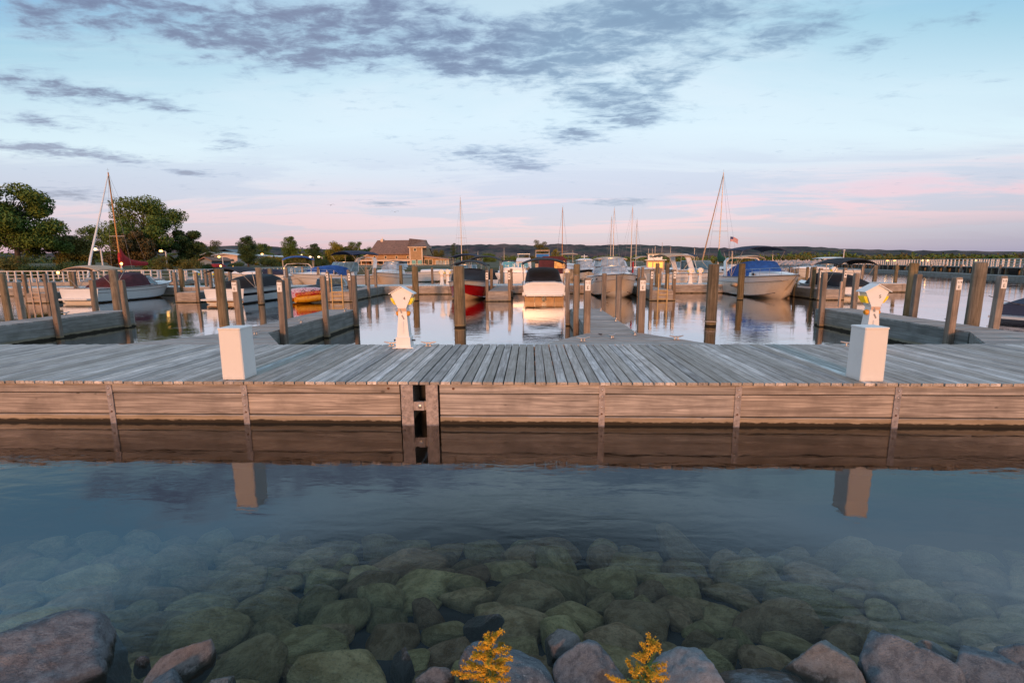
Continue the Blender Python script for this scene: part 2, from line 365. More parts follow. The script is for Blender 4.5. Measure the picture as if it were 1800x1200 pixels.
def rockmat(name, c1, c2, c3, sc=4, vein=.4):
    m, t, p = newmat(name)
    co = t.n.new('ShaderNodeTexCoord').outputs['Object']; gz = t.sep(t.n.new('ShaderNodeNewGeometry').outputs['Position'])[2]
    n1 = t.noise(co, sc, 8, .68, .3); n2 = t.noise(co, sc * 7, 8, .75); n3 = t.noise(t.vm('MULTIPLY', co, (1, 1.6, 3.)), sc * 1.7, 7, .7, 1.2)
    col = t.mix(t.sm(n1, .33, .66), c1, c2)
    col = t.mix(t.m('MULTIPLY', t.sm(n3, .55, .66), vein), col, c3)
    col = t.mix(t.m('MULTIPLY', t.sm(n2, .5, .68), .55), col, tuple(q * .35 for q in c1))
    col = t.mix(t.m('MULTIPLY', t.sm(n2, .42, .30), .4), col, c3)
    wet = t.sm(t.m('ADD', gz, t.m('MULTIPLY', t.m('SUBTRACT', n1, .5), .10)), .045, .0)
    col = t.mix(t.m('MULTIPLY', wet, .85), col, (.035, .035, .016))
    t.set(p.inputs['Base Color'], col); t.set(p.inputs['Roughness'], t.m('MULTIPLY_ADD', wet, -.5, .85))
    t.set(p.inputs['Normal'], t.bump(t.m('ADD', n2, t.m('MULTIPLY', n3, .9)), 1., .06)); return m
RM = {'brown': rockmat('purple brown rock', (.20, .195, .21), (.43, .43, .45), (.78, .79, .80), 5),
      'grey': rockmat('grey rock', (.21, .235, .26), (.45, .48, .51), (.74, .77, .80), 5, .5),
      'pale': rockmat('pale granite', (.40, .41, .43), (.66, .68, .70), (.80, .81, .82), 7),
      'vein': rockmat('grey veined rock', (.17, .185, .21), (.40, .43, .46), (.80, .82, .84), 4, .9),
      'tan': rockmat('tan rock', (.34, .33, .31), (.60, .58, .55), (.80, .79, .77), 4, .6),
      'pink': rockmat('pinkish rock', (.36, .29, .265), (.58, .49, .45), (.76, .69, .66), 5, .6)}
ROCKS = [  # name px, py, z of centre, radii, rotation (x,y,z), seed, material, label
    (40, 1215, -.05, (.46, .36, .40), (.1, .25, .5), 12, 'brown', 'big ridged purple brown boulder in the bottom left corner'),
    (318, 1180, -.02, (.11, .20, .15), (.15, .1, -.35), 23, 'pink', 'notched flat topped pinkish stone right of the big brown boulder'),
    (252, 1172, -.03, (.045, .04, .07), (0, 0, .3), 5, 'brown', 'small dark stone beside the wet grey stone'),
    (285, 1222, .00, (.13, .12, .10), (.2, .2, .9), 37, 'grey', 'wet grey stone in front of the notched stone'),
    (392, 1204, .00, (.07, .06, .055), (0, 0, .2), 8, 'tan', 'small tan stone at the bottom edge right of the notched stone'),
    (888, 1218, -.03, (.31, .22, .20), (.1, .28, -.45), 41, 'vein', 'grey boulder with white veins behind the left goldenrod'),
    (852, 1103, -.06, (.13, .09, .085), (.1, 0, .2), 9, 'brown', 'dark wet rock tip breaking the water above the left goldenrod'),
    (765, 1196, -.02, (.12, .10, .08), (0, .3, .6), 14, 'pink', 'small pinkish stone left of the left goldenrod'),
    (708, 1172, -.07, (.07, .10, .09), (.3, .3, .4), 17, 'brown', 'small brown rock tip breaking the water left of the goldenrod'),
    (988, 1146, -.03, (.12, .14, .13), (.2, -.25, .5), 21, 'pink', 'rough pink stone tucked behind the square grey boulder'),
    (1034, 1208, -.05, (.195, .19, .23), (.05, .05, .15), 29, 'grey', 'square grey boulder between the two goldenrod plants'),
    (1212, 1225, .00, (.23, .21, .20), (.1, -.2, .35), 33, 'pale', 'pale speckled granite boulder right of the right goldenrod'),
    (1446, 1190, -.06, (.22, .20, .20), (.15, .1, -.1), 52, 'tan', 'tan boulder with a broken stained edge'),
    (1340, 1222, -.03, (.36, .20, .10), (0, 0, .05), 45, 'grey', 'low flat grey slab at the bottom edge'),
    (1590, 1212, -.05, (.29, .27, .28), (.1, .05, .4), 61, 'grey', 'tall pointed dark grey boulder right of the tan boulder'),
    (1662, 1168, -.04, (.16, .08, .10), (.2, .5, -.35), 66, 'tan', 'tilted brown slab between two grey boulders'),
    (1755, 1222, -.04, (.25, .23, .22), (.1, .1, -.3), 71, 'grey', 'rounded grey boulder near the bottom right corner'),
    (1835, 1215, -.03, (.25, .22, .22), (0, .1, .3), 74, 'grey', 'grey boulder cut off by the right edge'),
]
for px, py, zc, rad, rot, seed, mk, lab in ROCKS:
    o = obj('shore_boulder', boulder(seed, 5, 9, 70, .038, 3.6, RM[mk], lo=.48))
    o.location = atz(px, py, zc); o.rotation_euler = rot; o.scale = rad
    tag(o, lab, 'rock', 'boulders on the waterline')
m, t, p = newmat('algae covered stone'); co = t.n.new('ShaderNodeTexCoord').outputs['Object']; rv = t.n.new('ShaderNodeObjectInfo').outputs['Random']
v_ = t.vm('ADD', co, t.comb(t.m('MULTIPLY', rv, 31.), t.m('MULTIPLY', rv, 17.), rv)); n1 = t.noise(v_, 2.2, 6, .65, .5); n2 = t.noise(v_, 16., 6, .7); n3 = t.noise(t.vm('MULTIPLY', v_, (1, 1.5, 3.5)), 3.2, 6, .7, 1.)
col = t.mix(t.sm(n1, .35, .65), (.30, .205, .085), (.54, .40, .20)); col = t.mix(t.m('MULTIPLY', t.sm(n2, .48, .70), .65), col, (.13, .11, .05)); col = t.mix(t.m('MULTIPLY', t.sm(n3, .56, .66), .4), col, (.46, .38, .25))
hv = t.n.new('ShaderNodeHueSaturation'); t.set(hv.inputs['Color'], col); t.set(hv.inputs['Value'], t.m('MULTIPLY_ADD', rv, .7, .62)); t.set(hv.inputs['Hue'], t.m('MULTIPLY_ADD', t.m('FRACT', t.m('MULTIPLY', rv, 9.1)), .035, .475))
t.set(p.inputs['Base Color'], hv.outputs[0]); p.inputs['Roughness'].default_value = .95; p.inputs['Specular IOR Level'].default_value = .1; t.set(p.inputs['Normal'], t.bump(t.m('ADD', n2, n3), 1., .06)); SUBM = m
vars_ = [boulder(100 + i, 4, 11, 16, .035, 1.8, SUBM, 'sunken_boulder', .8) for i in range(14)]
rs = random.Random(5); k = 0; spots = []
for tries in range(26000):
    y = 1.55 + 4.6 * rs.random() ** 1.15; half = 1.13 * y + .55; x = rs.uniform(-half, half)
    rr = rs.choice((.13, .17, .20, .23, .26, .28, .31) if tries < 9000 else (.12, .15, .18, .22)) * (.8 + .07 * y)
    if all((x - a) ** 2 + ((y - c) * 1.15) ** 2 > ((rr + e) * .90) ** 2 for a, c, e in spots): spots.append((x, y, rr))
    if len(spots) >= 298: break
for x, y, rr in spots:
    o = obj('sunken_boulder', vars_[k % 14]); k += 1; hz = rr * rs.uniform(.50, .72); el_ = rs.uniform(1.1, 1.55)
    o.location = (x, y, min(bed_z(y) + hz * .35 + rs.uniform(-.03, .05), -hz * .92 - .05)); o.scale = (rr * el_, rr * rs.uniform(.80, 1.0), hz); o.rotation_euler = (rs.uniform(-.3, .3), rs.uniform(-.3, .3), rs.gauss(0, .6) + (pi if rs.random() < .5 else 0))
    tag(o, 'olive brown boulder lying under clear water on the sloping lake bed', 'rock', 'boulders lying under the clear water')

# ------------------------------------------------------------------ goldenrod
MT['bloom'] = mat('goldenrod blossom', (.66, .37, .02), .7, var=.4, scale=30)
MT['stem'] = mat('green stem', (.10, .14, .03), .7)
MT['leaf'] = mat('goldenrod leaf', (.15, .20, .05), .7)
def goldenrod(root, tip, seed, label, nbr, spread):
    r = random.Random(seed); root = Vector(root); tip = Vector(tip); t_ = thing('goldenrod_plant', label, 'plant', root, 0, 'goldenrod plants at the water edge')
    ax = tip - root; st = MB(); bl = MB(); lf = MB()
    cur = lambda u: ax * u + Vector((.02 * sin(u * 4), 0, .02 * sin(u * 3)))
    st.path([cur(i / 8) for i in range(9)], [.005 * (1 - .6 * i / 8) for i in range(9)], 5)
    def floret(c):
        for _ in range(5):
            d = Vector((r.gauss(0, 1), r.gauss(0, 1), r.gauss(.4, 1))).normalized(); L = r.uniform(.0035, .0075)
            e = d.orthogonal().normalized() * .0013
            bl.add([c - e, c + e, c + d * L + e * 1.4, c + d * L - e * 1.4], [(0, 1, 2, 3)])
    for i in range(nbr):
        u = .28 + .70 * i / nbr; b0 = cur(u); a = r.uniform(0, 6.28); L = spread * (1.05 - u) * r.uniform(.6, 1.25) + .03
        d = Vector((cos(a), sin(a) * .7, r.uniform(.15, .6))).normalized()
        pts = [b0 + d * (L * q / 6) + Vector((0, 0, -.25 * L * (q / 6) ** 2 + .12 * L * q / 6)) for q in range(7)]
        st.path(pts, [.0022] * 7, 4)
        for q in range(int(L / .0032)):
            f = q / max(1, int(L / .0032)) * 6; k_ = min(int(f), 5); c = pts[k_].lerp(pts[k_ + 1], f - k_)
            if f < .8: continue
            for _ in range(3): floret(c + Vector((r.gauss(0, .006), r.gauss(0, .006), r.uniform(0, .012))))
    for q in range(60): floret(cur(r.uniform(.8, 1.02)) + Vector((r.gauss(0, .01), r.gauss(0, .01), r.gauss(0, .008))))
    for i in range(46):
        c = cur(r.uniform(.05, .75)); a = r.uniform(0, 6.28); d = Vector((cos(a), sin(a), .3)) * r.uniform(.05, .09); s_ = Vector((-sin(a), cos(a), 0)) * .007
        lf.add([c, c + d * .5 + s_, c + d, c + d * .5 - s_], [(0, 1, 2, 3)])
    st.build('stem', MT['stem'], t_); bl.build('blossoms', MT['bloom'], t_, kind='stuff'); lf.build('leaves', MT['leaf'], t_, kind='stuff')
goldenrod(atz(830, 1275, .03), atz(872, 1116, .34), 3, 'taller yellow goldenrod in front of the white veined boulder', 36, .25)
goldenrod(atz(1098, 1290, .03), atz(1150, 1124, .30), 8, 'shorter yellow goldenrod between the square grey and pale boulders', 26, .19)

# ================================================================== NEAR DOCK
DZ, Y0, Y1 = .614, 6.45, 9.5
JX = at(738, 700, Y0).x                        # hinged joint between the two floats
def plank_mesh(L, wdt, th, axis, seed):
    r = random.Random(seed); h = wdt / 2; c = .007
    prof = [(-h, -th), (h, -th), (h, -c), (h - c, 0), (-h + c, 0), (-h, -c)]
    b = MB(); rings = []
    for k in range(4):
        s_ = L * k / 3; dxx = r.uniform(-.002, .002); dz_ = r.uniform(-.002, .002)
        rings.append([((s_, -q + dxx, z + dz_) if axis == 0 else (q + dxx, s_, z + dz_)) for q, z in prof])
    return b.loft(rings).mesh('plank', MT['deck'] if axis == 1 else MT['fdeck'])
def bolt(parent, x, y, z, r=.013, mat_='bolt', name='bolt'):
    me = BOLT.get((r, mat_))
    if not me:
        b = MB(); b.loft([[(q * cos(a * pi / 4), dd, q * sin(a * pi / 4)) for a in range(8)] for q, dd in ((r, 0), (r, -.006), (r * .75, -.011), (r * .3, -.013))])
        me = BOLT[(r, mat_)] = b.mesh('bolt', MT[mat_], 40)
    return obj(name, me, parent, (x, y, z))
BOLT = {}
PL = [plank_mesh(Y1 - Y0 + .03 + .012 * i, .131 - .001 * (i % 3), .04, 1, 30 + i) for i in range(6)]
def board(parent, x0, x1, z0, z1, y, th=.045, name='fascia_board', mat_='fascia'):
    b = MB(); hx = (x1 - x0) / 2; n = max(2, int((x1 - x0) / .5)); c = .006
    b.loft([[(-hx + 2 * hx * k / n, -th, c), (-hx + 2 * hx * k / n, -th + c, 0), (-hx + 2 * hx * k / n, 0, 0), (-hx + 2 * hx * k / n, 0, z1 - z0), (-hx + 2 * hx * k / n, -th + c, z1 - z0), (-hx + 2 * hx * k / n, -th, z1 - z0 - c)] for k in range(n + 1)])
    return b.build(name, MT[mat_], parent, None, ((x0 + x1) / 2, y, z0))
zt, zm = at(900, 692.5, Y0).z, at(900, 731, Y0).z        # seams between the three courses
def near_dock(label, xa, xb, straps, hinge_side):
    t_ = thing('floating_dock', label, 'dock', ((xa + xb) / 2, Y0, 0), 0, 'floating docks of the near walkway'); ox = (xa + xb) / 2
    pa, pb = (xa, xb + .087) if hinge_side > 0 else (xa - .087, xb); n = int(round((pb - pa) / .146)); pit = (pb - pa) / n
    for i in range(n):
        o = obj('plank', PL[rnd.randrange(6)], t_, (pa + pit * (i + .5) - ox, -.028 + rnd.uniform(-.008, .006), DZ + rnd.uniform(-.0025, .0025)))
        o.rotation_euler = (0, rnd.uniform(-.006, .006), rnd.uniform(-.0015, .0015))
    b = MB(); b.box(xa - ox + (.25 if hinge_side > 0 else -.085), xb - ox + (.085 if hinge_side > 0 else -.25), .45, Y1 - Y0 - .1, -.9, .50); b.build('float', MT['float'], t_)  # black float runs past the end, painting the shade inside the hinge gap
    b = MB()
    for yy in (.8, 1.6, 2.4): b.box(xa - ox + .01, xb - ox - .01, yy, yy + .08, .502, .570)
    b.build('joist', MT['fascia'], t_)
    cuts = sorted([xa + (.19 if hinge_side < 0 else 0)] + straps + [xb - (.19 if hinge_side > 0 else 0)])
    for a, c in zip(cuts, cuts[1:]):
        board(t_, a + .002 - ox, c - .002 - ox, zt + .008, DZ - .042, .05, .052)
        board(t_, a + .002 - ox, c - .002 - ox, zm + .008, zt - .007, .05, .044)
        board(t_, a + .002 - ox, c - .002 - ox, -.25, zm - .007, .05, .052)
        board(t_, a + .002 - ox, c - .002 - ox, .25, DZ - .042, Y1 - Y0 + .02, .045)
        board(t_, a + .002 - ox, c - .002 - ox, -.2, .245, Y1 - Y0 + .02, .045)
    for sx in straps:
        s_ = MB().box(-.042, .042, -.012, 0, -.02, DZ - .058).build('steel_strap', MT['galv'], t_, None, (sx - ox, -.003, 0))
        for zz, mm in ((.505, 'bolt'), (.41, 'bolt'), (.262, 'bolt'), (.165, 'rust')): bolt(s_, 0, -.012, zz, .013, mm)
    for px, zz in ((683, .515), (797, .515)):
        q = at(px, 687, Y0).x
        if xa < q < xb: bolt(t_, q - ox, -.003, zz, .018, 'rust', 'carriage_bolt')
    hx = (xb if hinge_side > 0 else xa) - ox; hw = at(727, 700, Y0).x - at(706, 700, Y0).x; sgn = hinge_side
    p0, p1 = sorted((hx - sgn * .085 - sgn * hw + sgn * .085, hx - sgn * .0))
    pl = MB().box(p0, p1, -.022, -.004, -.02, DZ - .045).build('hinge_plate', MT['galv'], t_)
    for zz in (.53, .40, .255, .10):
        bolt(pl, (p0 if sgn > 0 else p1) + sgn * .035, -.022, zz, .014, 'galv')
    lug = MB()
    e0, e1 = sorted((hx - sgn * .01, hx + sgn * .145))
    lug.box(e0, e1, -.012 if sgn > 0 else .012, .010 if sgn > 0 else .034, .20, .325)
    lo = lug.build('hinge_lug', MT['galv'], t_)
    if sgn > 0: bolt(lo, e1 - .055, -.012, .262, .030, 'bolt'); 
    fr_ = MB(); e = hx - sgn * .02; fr_.box(min(e, e - sgn * .04), max(e, e - sgn * .04), .0, .5, -.3, DZ - .06); fr_.build('end_frame', MT['fascia'], t_)
    return t_
SX = lambda l: [at(p, 700, Y0).x for p in l]
left_dock = near_dock('left float of the near walkway with weathered planks and brown fascia boards', -16, JX - .09, [-12., -10., -8.1] + SX([195, 431])[0:], 1)
right_dock = near_dock('right float of the near walkway with weathered planks and brown fascia boards', JX + .09, 15, SX([1058, 1297, 1577]) + [7.9, 10., 12.], -1)

# white box posts on the front edge
def box_post(px0, px1, ptop, label):
    a, c = at(px0, 667, Y0 + .06), at(px1, 667, Y0 + .06); wd = c.x - a.x; hgt = at((px0 + px1) / 2, ptop, Y0 + .06).z - DZ
    t_ = thing('white_box_post', label, 'box post', ((a.x + c.x) / 2, Y0 + .07 + wd / 2, DZ + .003), 0, 'white box posts on the dock edge'); h = wd / 2
    def ring(q, z): k = .012; return [(-q + k, -q, z), (q - k, -q, z), (q, -q + k, z), (q, q - k, z), (q - k, q, z), (-q + k, q, z), (-q, q - k, z), (-q, -q + k, z)]
    MB().loft([ring(h, 0), ring(h - .004, hgt - .026)]).build('casing', MT['boxwhite'], t_)
    MB().loft([ring(h + .002, hgt - .024), ring(h + .002, hgt - .006), ring(h - .006, hgt)]).build('lid', MT['boxwhite'], t_)
m, t, p = newmat('white sheathing'); co = t.n.new('ShaderNodeTexCoord').outputs['Object']
n1 = t.noise(t.vm('MULTIPLY', co, (40, 40, 2)), 1, 4); n2 = t.noise(co, 5, 5, .7); oz = t.sep(co)[2]
cc = t.mix(t.m('MULTIPLY', t.sm(n2, .5, .8), .25), (.80, .78, .75), (.55, .52, .48)); cc = t.mix(t.m('MULTIPLY', t.sm(t.m('ADD', oz, t.m('MULTIPLY', n2, .12)), .12, .04), .35), cc, (.36, .32, .27))
t.set(p.inputs['Base Color'], cc); p.inputs['Roughness'].default_value = .5; t.set(p.inputs['Normal'], t.bump(n1, .12, .004)); MT['boxwhite'] = m
box_post(390, 429, 577, 'white box post on the dock edge, left of the hinged joint')
box_post(1513, 1555, 576, 'white box post on the dock edge in front of pedestal 5')

# ------------------------------------------------------------------ power pedestals
def pedestal_mesh_parts(t_, num, s=1.0):
    b = MB(); b.box(-.20, .20, -.17, .17, 0, .018); b.build('base_plate', MT['white'], t_)
    b = MB(); b.loft([[(-x, -y, z), (x, -y, z), (x, y, z), (-x, y, z)] for x, y, z in ((.145, .13, .018), (.138, .125, .195), (.146, .132, .198), (.140, .126, .212))]); b.build('lower_box', MT['white'], t_)
    b = MB(); b.loft([[(-x, -y, z), (x, -y, z), (x, y, z), (-x, y, z)] for x, y, z in ((.118, .105, .212), (.078, .080, .70), (.074, .08, .78))]); b.build('column', MT['white'], t_)
    b = MB(); poly = [(-.078, -.10, .77), (.078, -.10, .77), (.205, -.10, 1.045), (.03, -.10, 1.155), (-.03, -.10, 1.155), (-.205, -.10, 1.045)]
    b.prism(poly, (0, .2, 0)); hd = b.build('head', MT['white'], t_)
    b = MB()
    for s_ in (-1, 1):
        q = [(s_ * .240, -.135, 1.035), (s_ * .240, .135, 1.035), (s_ * .0, .135, 1.172), (s_ * .0, -.135, 1.172)]
        b.add([*q, *[(x, y, z + .014) for x, y, z in q]], [(0, 1, 2, 3), (7, 6, 5, 4), (0, 4, 5, 1), (1, 5, 6, 2), (2, 6, 7, 3), (3, 7, 4, 0)])
    b.build('roof', MT['white'], t_)
    for s_ in (-1, 1):
        b = MB(); b.loft([[(s_ * x, -y, z), (s_ * x, y, z), (s_ * (x + .05), y, z + .01), (s_ * (x + .05), -y, z + .01)] for x, y, z in ((.115, .07, .83), (.155, .085, .90), (.172, .085, .955))])
        b.build('lamp_cover', MT['yellow'], t_)
        b = MB(); b.path([(s_ * .07, -.01, .66), (s_ * .115, -.01, .66), (s_ * .135, -.01, .655)], [.052, .052, .036], 10); b.build('socket_cover', MT['orange'], t_, 40)
        b = MB(); b.path([(s_ * .14, 0, .135), (s_ * .19, 0, .135), (s_ * .205, 0, .135)], [.014, .014, .026], 8); b.build('hose_tap', MT['black'], t_, 40)
    b = MB(); b.box(-.085, .085, -.1035, -.1005, .715, .765); b.build('badge', MT['tanp'], t_)
    b = MB(); b.box(-.02, .004, -.1075, -.1045, .70, .78); o = b.build('latch', MT['galv'], t_); o.rotation_euler = (0, -.25, 0); o.location = (.17, 0, 0.0)
    b = MB(); b.box(-.012, .012, -.094, -.090, .55, .64); o = b.build('latch', MT['galv'], t_); o.rotation_euler = (0, -.45, 0); o.location = (.27, 0, .06)
    b = MB(); b.box(-.018, .018, -.112, -.106, .28, .52); b.build('door_rib', MT['white'], t_)
    if num: front_text(num, .085, MT['ink'], hd, (.055, -.103, .955))
MT['tanp'] = mat('peach badge', (.62, .40, .28), .5)
def pedestal(loc, num, label):
    t_ = thing('power_pedestal', label, 'pedestal', loc, 0, 'shore power pedestals'); pedestal_mesh_parts(t_, num); return t_
a = at(708, 520, 9.2); ped4 = pedestal((a.x, 9.2, DZ + .004), '4', 'white shore power pedestal numbered 4 between two cleats')
a = at(1535, 520, 9.2); ped5 = pedestal((a.x, 9.2, DZ + .004), '5', 'white shore power pedestal numbered 5 behind the right box post')

# ------------------------------------------------------------------ cleats
def cleat_mesh():
    b = MB()
    b.path([(-.15, 0, .085), (-.10, 0, .075), (-.04, 0, .062), (.04, 0, .062), (.10, 0, .075), (.15, 0, .085)], [.010, .015, .018, .018, .015, .010], 8)
    for s_ in (-1, 1): b.tube((s_ * .035, 0, 0), (s_ * .03, 0, .062), .017, .014, 8); b.box(s_ * .035 - .028, s_ * .035 + .028, -.03, .03, 0, .008)
    return b.mesh('mooring_cleat', MT['alu'], 50)
CM = cleat_mesh()
def cleat(x, y, rz, label):
    o = obj('mooring_cleat', CM, None, (x, y, DZ + .003)); o.rotation_euler = (0, 0, rz); return tag(o, label, 'cleat', 'mooring cleats on the near docks')
a = atz(690, 607.5, DZ); cleat(a.x, 9.32, .05, 'mooring cleat on the dock edge just left of pedestal 4')
a = atz(754, 607.5, DZ); cleat(a.x, 9.32, -.03, 'mooring cleat on the dock edge just right of pedestal 4')
a = atz(1475, 604, DZ); cleat(a.x, 9.32, .0, 'mooring cleat on the dock edge behind the right box post')
a = atz(14, 604, DZ); cleat(a.x, 9.32, .0, 'mooring cleat on the dock edge at the far left')

# ================================================================== NEAR FINGER PIERS
FPL = {}
def fplank(L):
    k_ = round(L, 2)
    if k_ not in FPL: FPL[k_] = [plank_mesh(L, .137, .038, 0, 60 + i) for i in range(3)]
    return FPL[k_][rnd.randrange(3)]
def finger(x0, x1, y1, label, fl=1.2, fr_=1.2):
    t_ = thing('finger_pier', label, 'pier', (x0, Y1, 0), 0, 'finger piers off the near walkway'); wdt = x1 - x0; yb = 1.75
    y = .012; i = 0
    while y + .14 < y1 - Y1:
        if y < yb:                          # flared root: planks cut to the diagonal
            q0, q1 = max(0, 1 - y / yb), max(0, 1 - (y + .137) / yb)
            poly = [(-fl * q0, y, -.038), (wdt + fr_ * q0, y, -.038), (wdt + fr_ * q1, y + .137, -.038), (-fl * q1, y + .137, -.038)]
            MB().prism(poly, (0, 0, .038)).build('plank', MT['fdeck'], t_, None, (0, 0, DZ - .004 + rnd.uniform(-.002, .002)))
        else:
            obj('plank', fplank(wdt), t_, (0, y + .07, DZ - .004 + rnd.uniform(-.002, .002)))
        y += .1455; i += 1
    L = y1 - Y1; MB().box(.12, wdt - .12, .3, L - .2, -.3, .48).build('float', MT['float'], t_)
    MB().box(.45, .53, .02, L - .06, .485, DZ - .044).build('joist', MT['fascia'], t_)
    for xs_, sg in ((0, -1), (wdt, 1)):
        cuts = [yb, yb + (L - yb) * .5, L - .02]
        for a, c in zip(cuts, cuts[1:]):
            for z0, z1 in ((.36, DZ - .044), (-.2, .355)):
                b = MB(); b.box(-.022, .022, a - (a + c) / 2 + .003, c - (a + c) / 2 - .003, 0, z1 - z0); b.build('fascia_board', MT['fasciay'], t_, None, (xs_ + sg * .0, (a + c) / 2, z0))
        f_ = fl if sg < 0 else fr_
        for z0, z1 in ((.36, DZ - .044), (-.2, .355)):
            e0, e1 = xs_ + sg * f_, xs_; b = MB()
            b.prism([(e0, .05, z0), (e1, yb - .003, z0), (e1 - sg * .05, yb - .003, z0), (e0 - sg * .05, .05, z0)], (0, 0, z1 - z0)); b.build('fascia_board', MT['fasciay'], t_)
    for z0, z1 in ((.36, DZ - .044), (-.2, .355)): b = MB(); b.box(-.025, wdt + .025, L - .016, L + .03, z0, z1); b.build('end_board', MT['fascia'], t_)
    return t_
FA, FB, FC, FD = (-15.75, -14.75), (-7.35, -6.35), (1.40, 2.45), (10.0, 11.0)
FY = 17.2
finger(*FA, FY, 'leftmost near finger pier, its grey side facing the slip')
finger(*FB, FY, 'near finger pier left of pedestal 4')
finger(*FC, FY, 'middle near finger pier, seen end on between posts 112 and 113')
finger(*FD, FY, 'near finger pier behind pedestal 5')

# ------------------------------------------------------------------ square posts and round piles
POSTM = {}
def post_mesh(top, wdt):
    key = (round(top, 2), wdt)
    if key not in POSTM:
        h = wdt / 2; c = h * .16; b = MB(); rings = []
        for z, s_ in ((-1.6, 1), (.5, 1), (top - .035, 1), (top - .008, .9), (top, .72)):
            q = h * s_; k_ = c * s_; rings.append([(-q + k_, -q, z), (q - k_, -q, z), (q, -q + k_, z), (q, q - k_, z), (q - k_, q, z), (-q + k_, q, z), (-q, q - k_, z), (-q, -q + k_, z)])
        POSTM[key] = b.loft(rings).mesh('square_post', MT['post'])
    return POSTM[key]
def sq_post(x, y, top, label, sign=None, wdt=.15, group='square posts of the near finger piers', bolts=True, rz=0):
    o = obj('square_post', post_mesh(top, wdt), None, (x, y, 0)); o.rotation_euler = (rnd.uniform(-.014, .014), rnd.uniform(-.014, .014), rz); tag(o, label, 'post', group)
    if sign:
        h = wdt / 2; sw = wdt * .80; s_ = MB().box(-sw / 2, sw / 2, -h - .008, -h - .001, top - .29, top - .055).build('sign_plate', MT['sign'], o)
        front_text(sign[0], .070, MT['ink'], s_, (0, -h - .009, top - .115)); front_text(sign[1], .105, MT['ink'], s_, (0, -h - .009, top - .225))
    if bolts:
        for zz in (.20, .47): bolt(o, .02, -wdt / 2, zz, .014, 'rust')
    return o
def zt_(px, py, Y): return at(px, py, Y).z
o_ = .10
LN = {'A': 'the leftmost near pier', 'B': 'the near pier left of pedestal 4', 'C': 'the middle near pier', 'D': 'the near pier behind pedestal 5'}
for key, (fx, right, Y, px, py, sign, where) in enumerate([
    (FA, 1, 14.0, 90, 496, None, 'square post halfway along the right side of the leftmost near pier'),
    (FA, 1, 17.1, 214, 492, None, 'square post at the right end corner of the leftmost near pier'),
    (FA, 0, 13.6, 29, 496, None, 'square post on the left side of the leftmost near pier, near its root'),
    (FA, 0, 17.1, 160, 492, None, 'square post at the left end corner of the leftmost near pier'),
    (FB, 1, 11.1, 491, 492, ('111', 'E'), 'square post with white sign 111 E on the near pier left of pedestal 4'),
    (FB, 0, 11.1, 416, 492, ('110', 'E'), 'square post with white sign 110 E behind the left box post'),
    (FB, 0, 14.1, 505, 488, None, 'square post halfway along the left side of the near pier with sign 111'),
    (FB, 1, 14.3, 568, 485, None, 'square post halfway along the right side of the near pier with sign 111'),
    (FB, 1, 17.1, 622, 484, None, 'square post at the right end corner of the near pier with sign 111'),
    (FC, 0, 17.1, 1003, 479, None, 'square post at the left end corner of the middle near pier'),
    (FC, 0, 13.9, 1016, 483, None, 'square post halfway along the left side of the middle near pier'),
    (FC, 0, 11.2, 1034, 488, ('112', 'E'), 'square post with white sign 112 E on the left side of the middle near pier'),
    (FC, 1, 17.1, 1060, 480, None, 'square post at the right end corner of the middle near pier'),
    (FC, 1, 14.1, 1082, 483, None, 'square post halfway along the right side of the middle near pier'),
    (FC, 1, 11.2, 1113, 488, ('113', 'E'), 'square post with white sign 113 E on the right side of the middle near pier'),
    (FD, 0, 17.1, 1451, 479, None, 'square post at the left end corner of the near pier behind pedestal 5'),
    (FD, 1, 17.1, 1507, 480, None, 'square post at the right end corner of the near pier behind pedestal 5'),
    (FD, 1, 14.0, 1614, 481, None, 'square post halfway along the right side of the near pier behind pedestal 5'),
    (FD, 0, 11.0, 1682, 487, ('114', 'E'), 'square post with white sign 114 E right of pedestal 5'),
    (FD, 1, 11.1, 1760, 485, ('115', 'E'), 'square post with white sign 115 E beside the large round pile at right'),
]):
    x = fx[right] + (o_ if right else -o_)
    if abs(x) > 5: d_ = ray(px, py); Y = min(17.12, max(10.2, x / (d_.x / d_.y)))
    sq_post(x, Y, zt_(px, py, Y), where, sign)
PMAT = MT['pile']
def pile_mesh(top, r, seed):
    q = random.Random(seed); b = MB(); n = 16; rings = []
    lobes = [1 + q.uniform(-.03, .03) for _ in range(n)]
    for z in [-2, -.5, 0, .4, .9, 1.4, top - .05, top - .012, top]:
        s_ = 1.05 - .05 * max(z, 0) / top; s_ *= .96 if z > top - .02 else 1; s_ *= .8 if z == top else 1
        rings.append([(r * s_ * lobes[k] * cos(2 * pi * k / n) * q.uniform(.985, 1.015), r * s_ * lobes[k] * sin(2 * pi * k / n) * q.uniform(.985, 1.015), z + (q.uniform(-.01, .01) if z > top - .03 else 0)) for k in range(n)])
    return b.loft(rings).mesh('round_pile', PMAT, 50)
def pile(px, py, Y, wpx, label, lean=0, group='round mooring piles in the water'):
    a = at(px, py, Y); dep = (a - Vector((0, 0, EYE))).dot(fw); r = .5 * wpx * dep / F_PX * cos(atan2(a.x, a.y)) ** .5
    o = obj('round_pile', pile_mesh(a.z, r, int(px)), None, (a.x, Y, 0)); o.rotation_euler = (0, lean, rnd.uniform(0, 6)); return tag(o, label, 'pile', group)
pile(806, 467, 16.8, 20, 'round pile standing alone in the water right of pedestal 4')
pile(1255, 464, 17.0, 19, 'round pile with a rope ring standing alone right of the middle pier')
pile(384, 472, 16.6, 17, 'thick round pile behind the left box post')
pile(2, 480, 15.0, 13, 'round pile cut off by the left edge')
pile(198, 474, 18.4, 15, 'round pile behind the end of the leftmost near pier')
pile(1607, 462, 15.6, 16, 'round pile behind the right side of the pier behind pedestal 5')
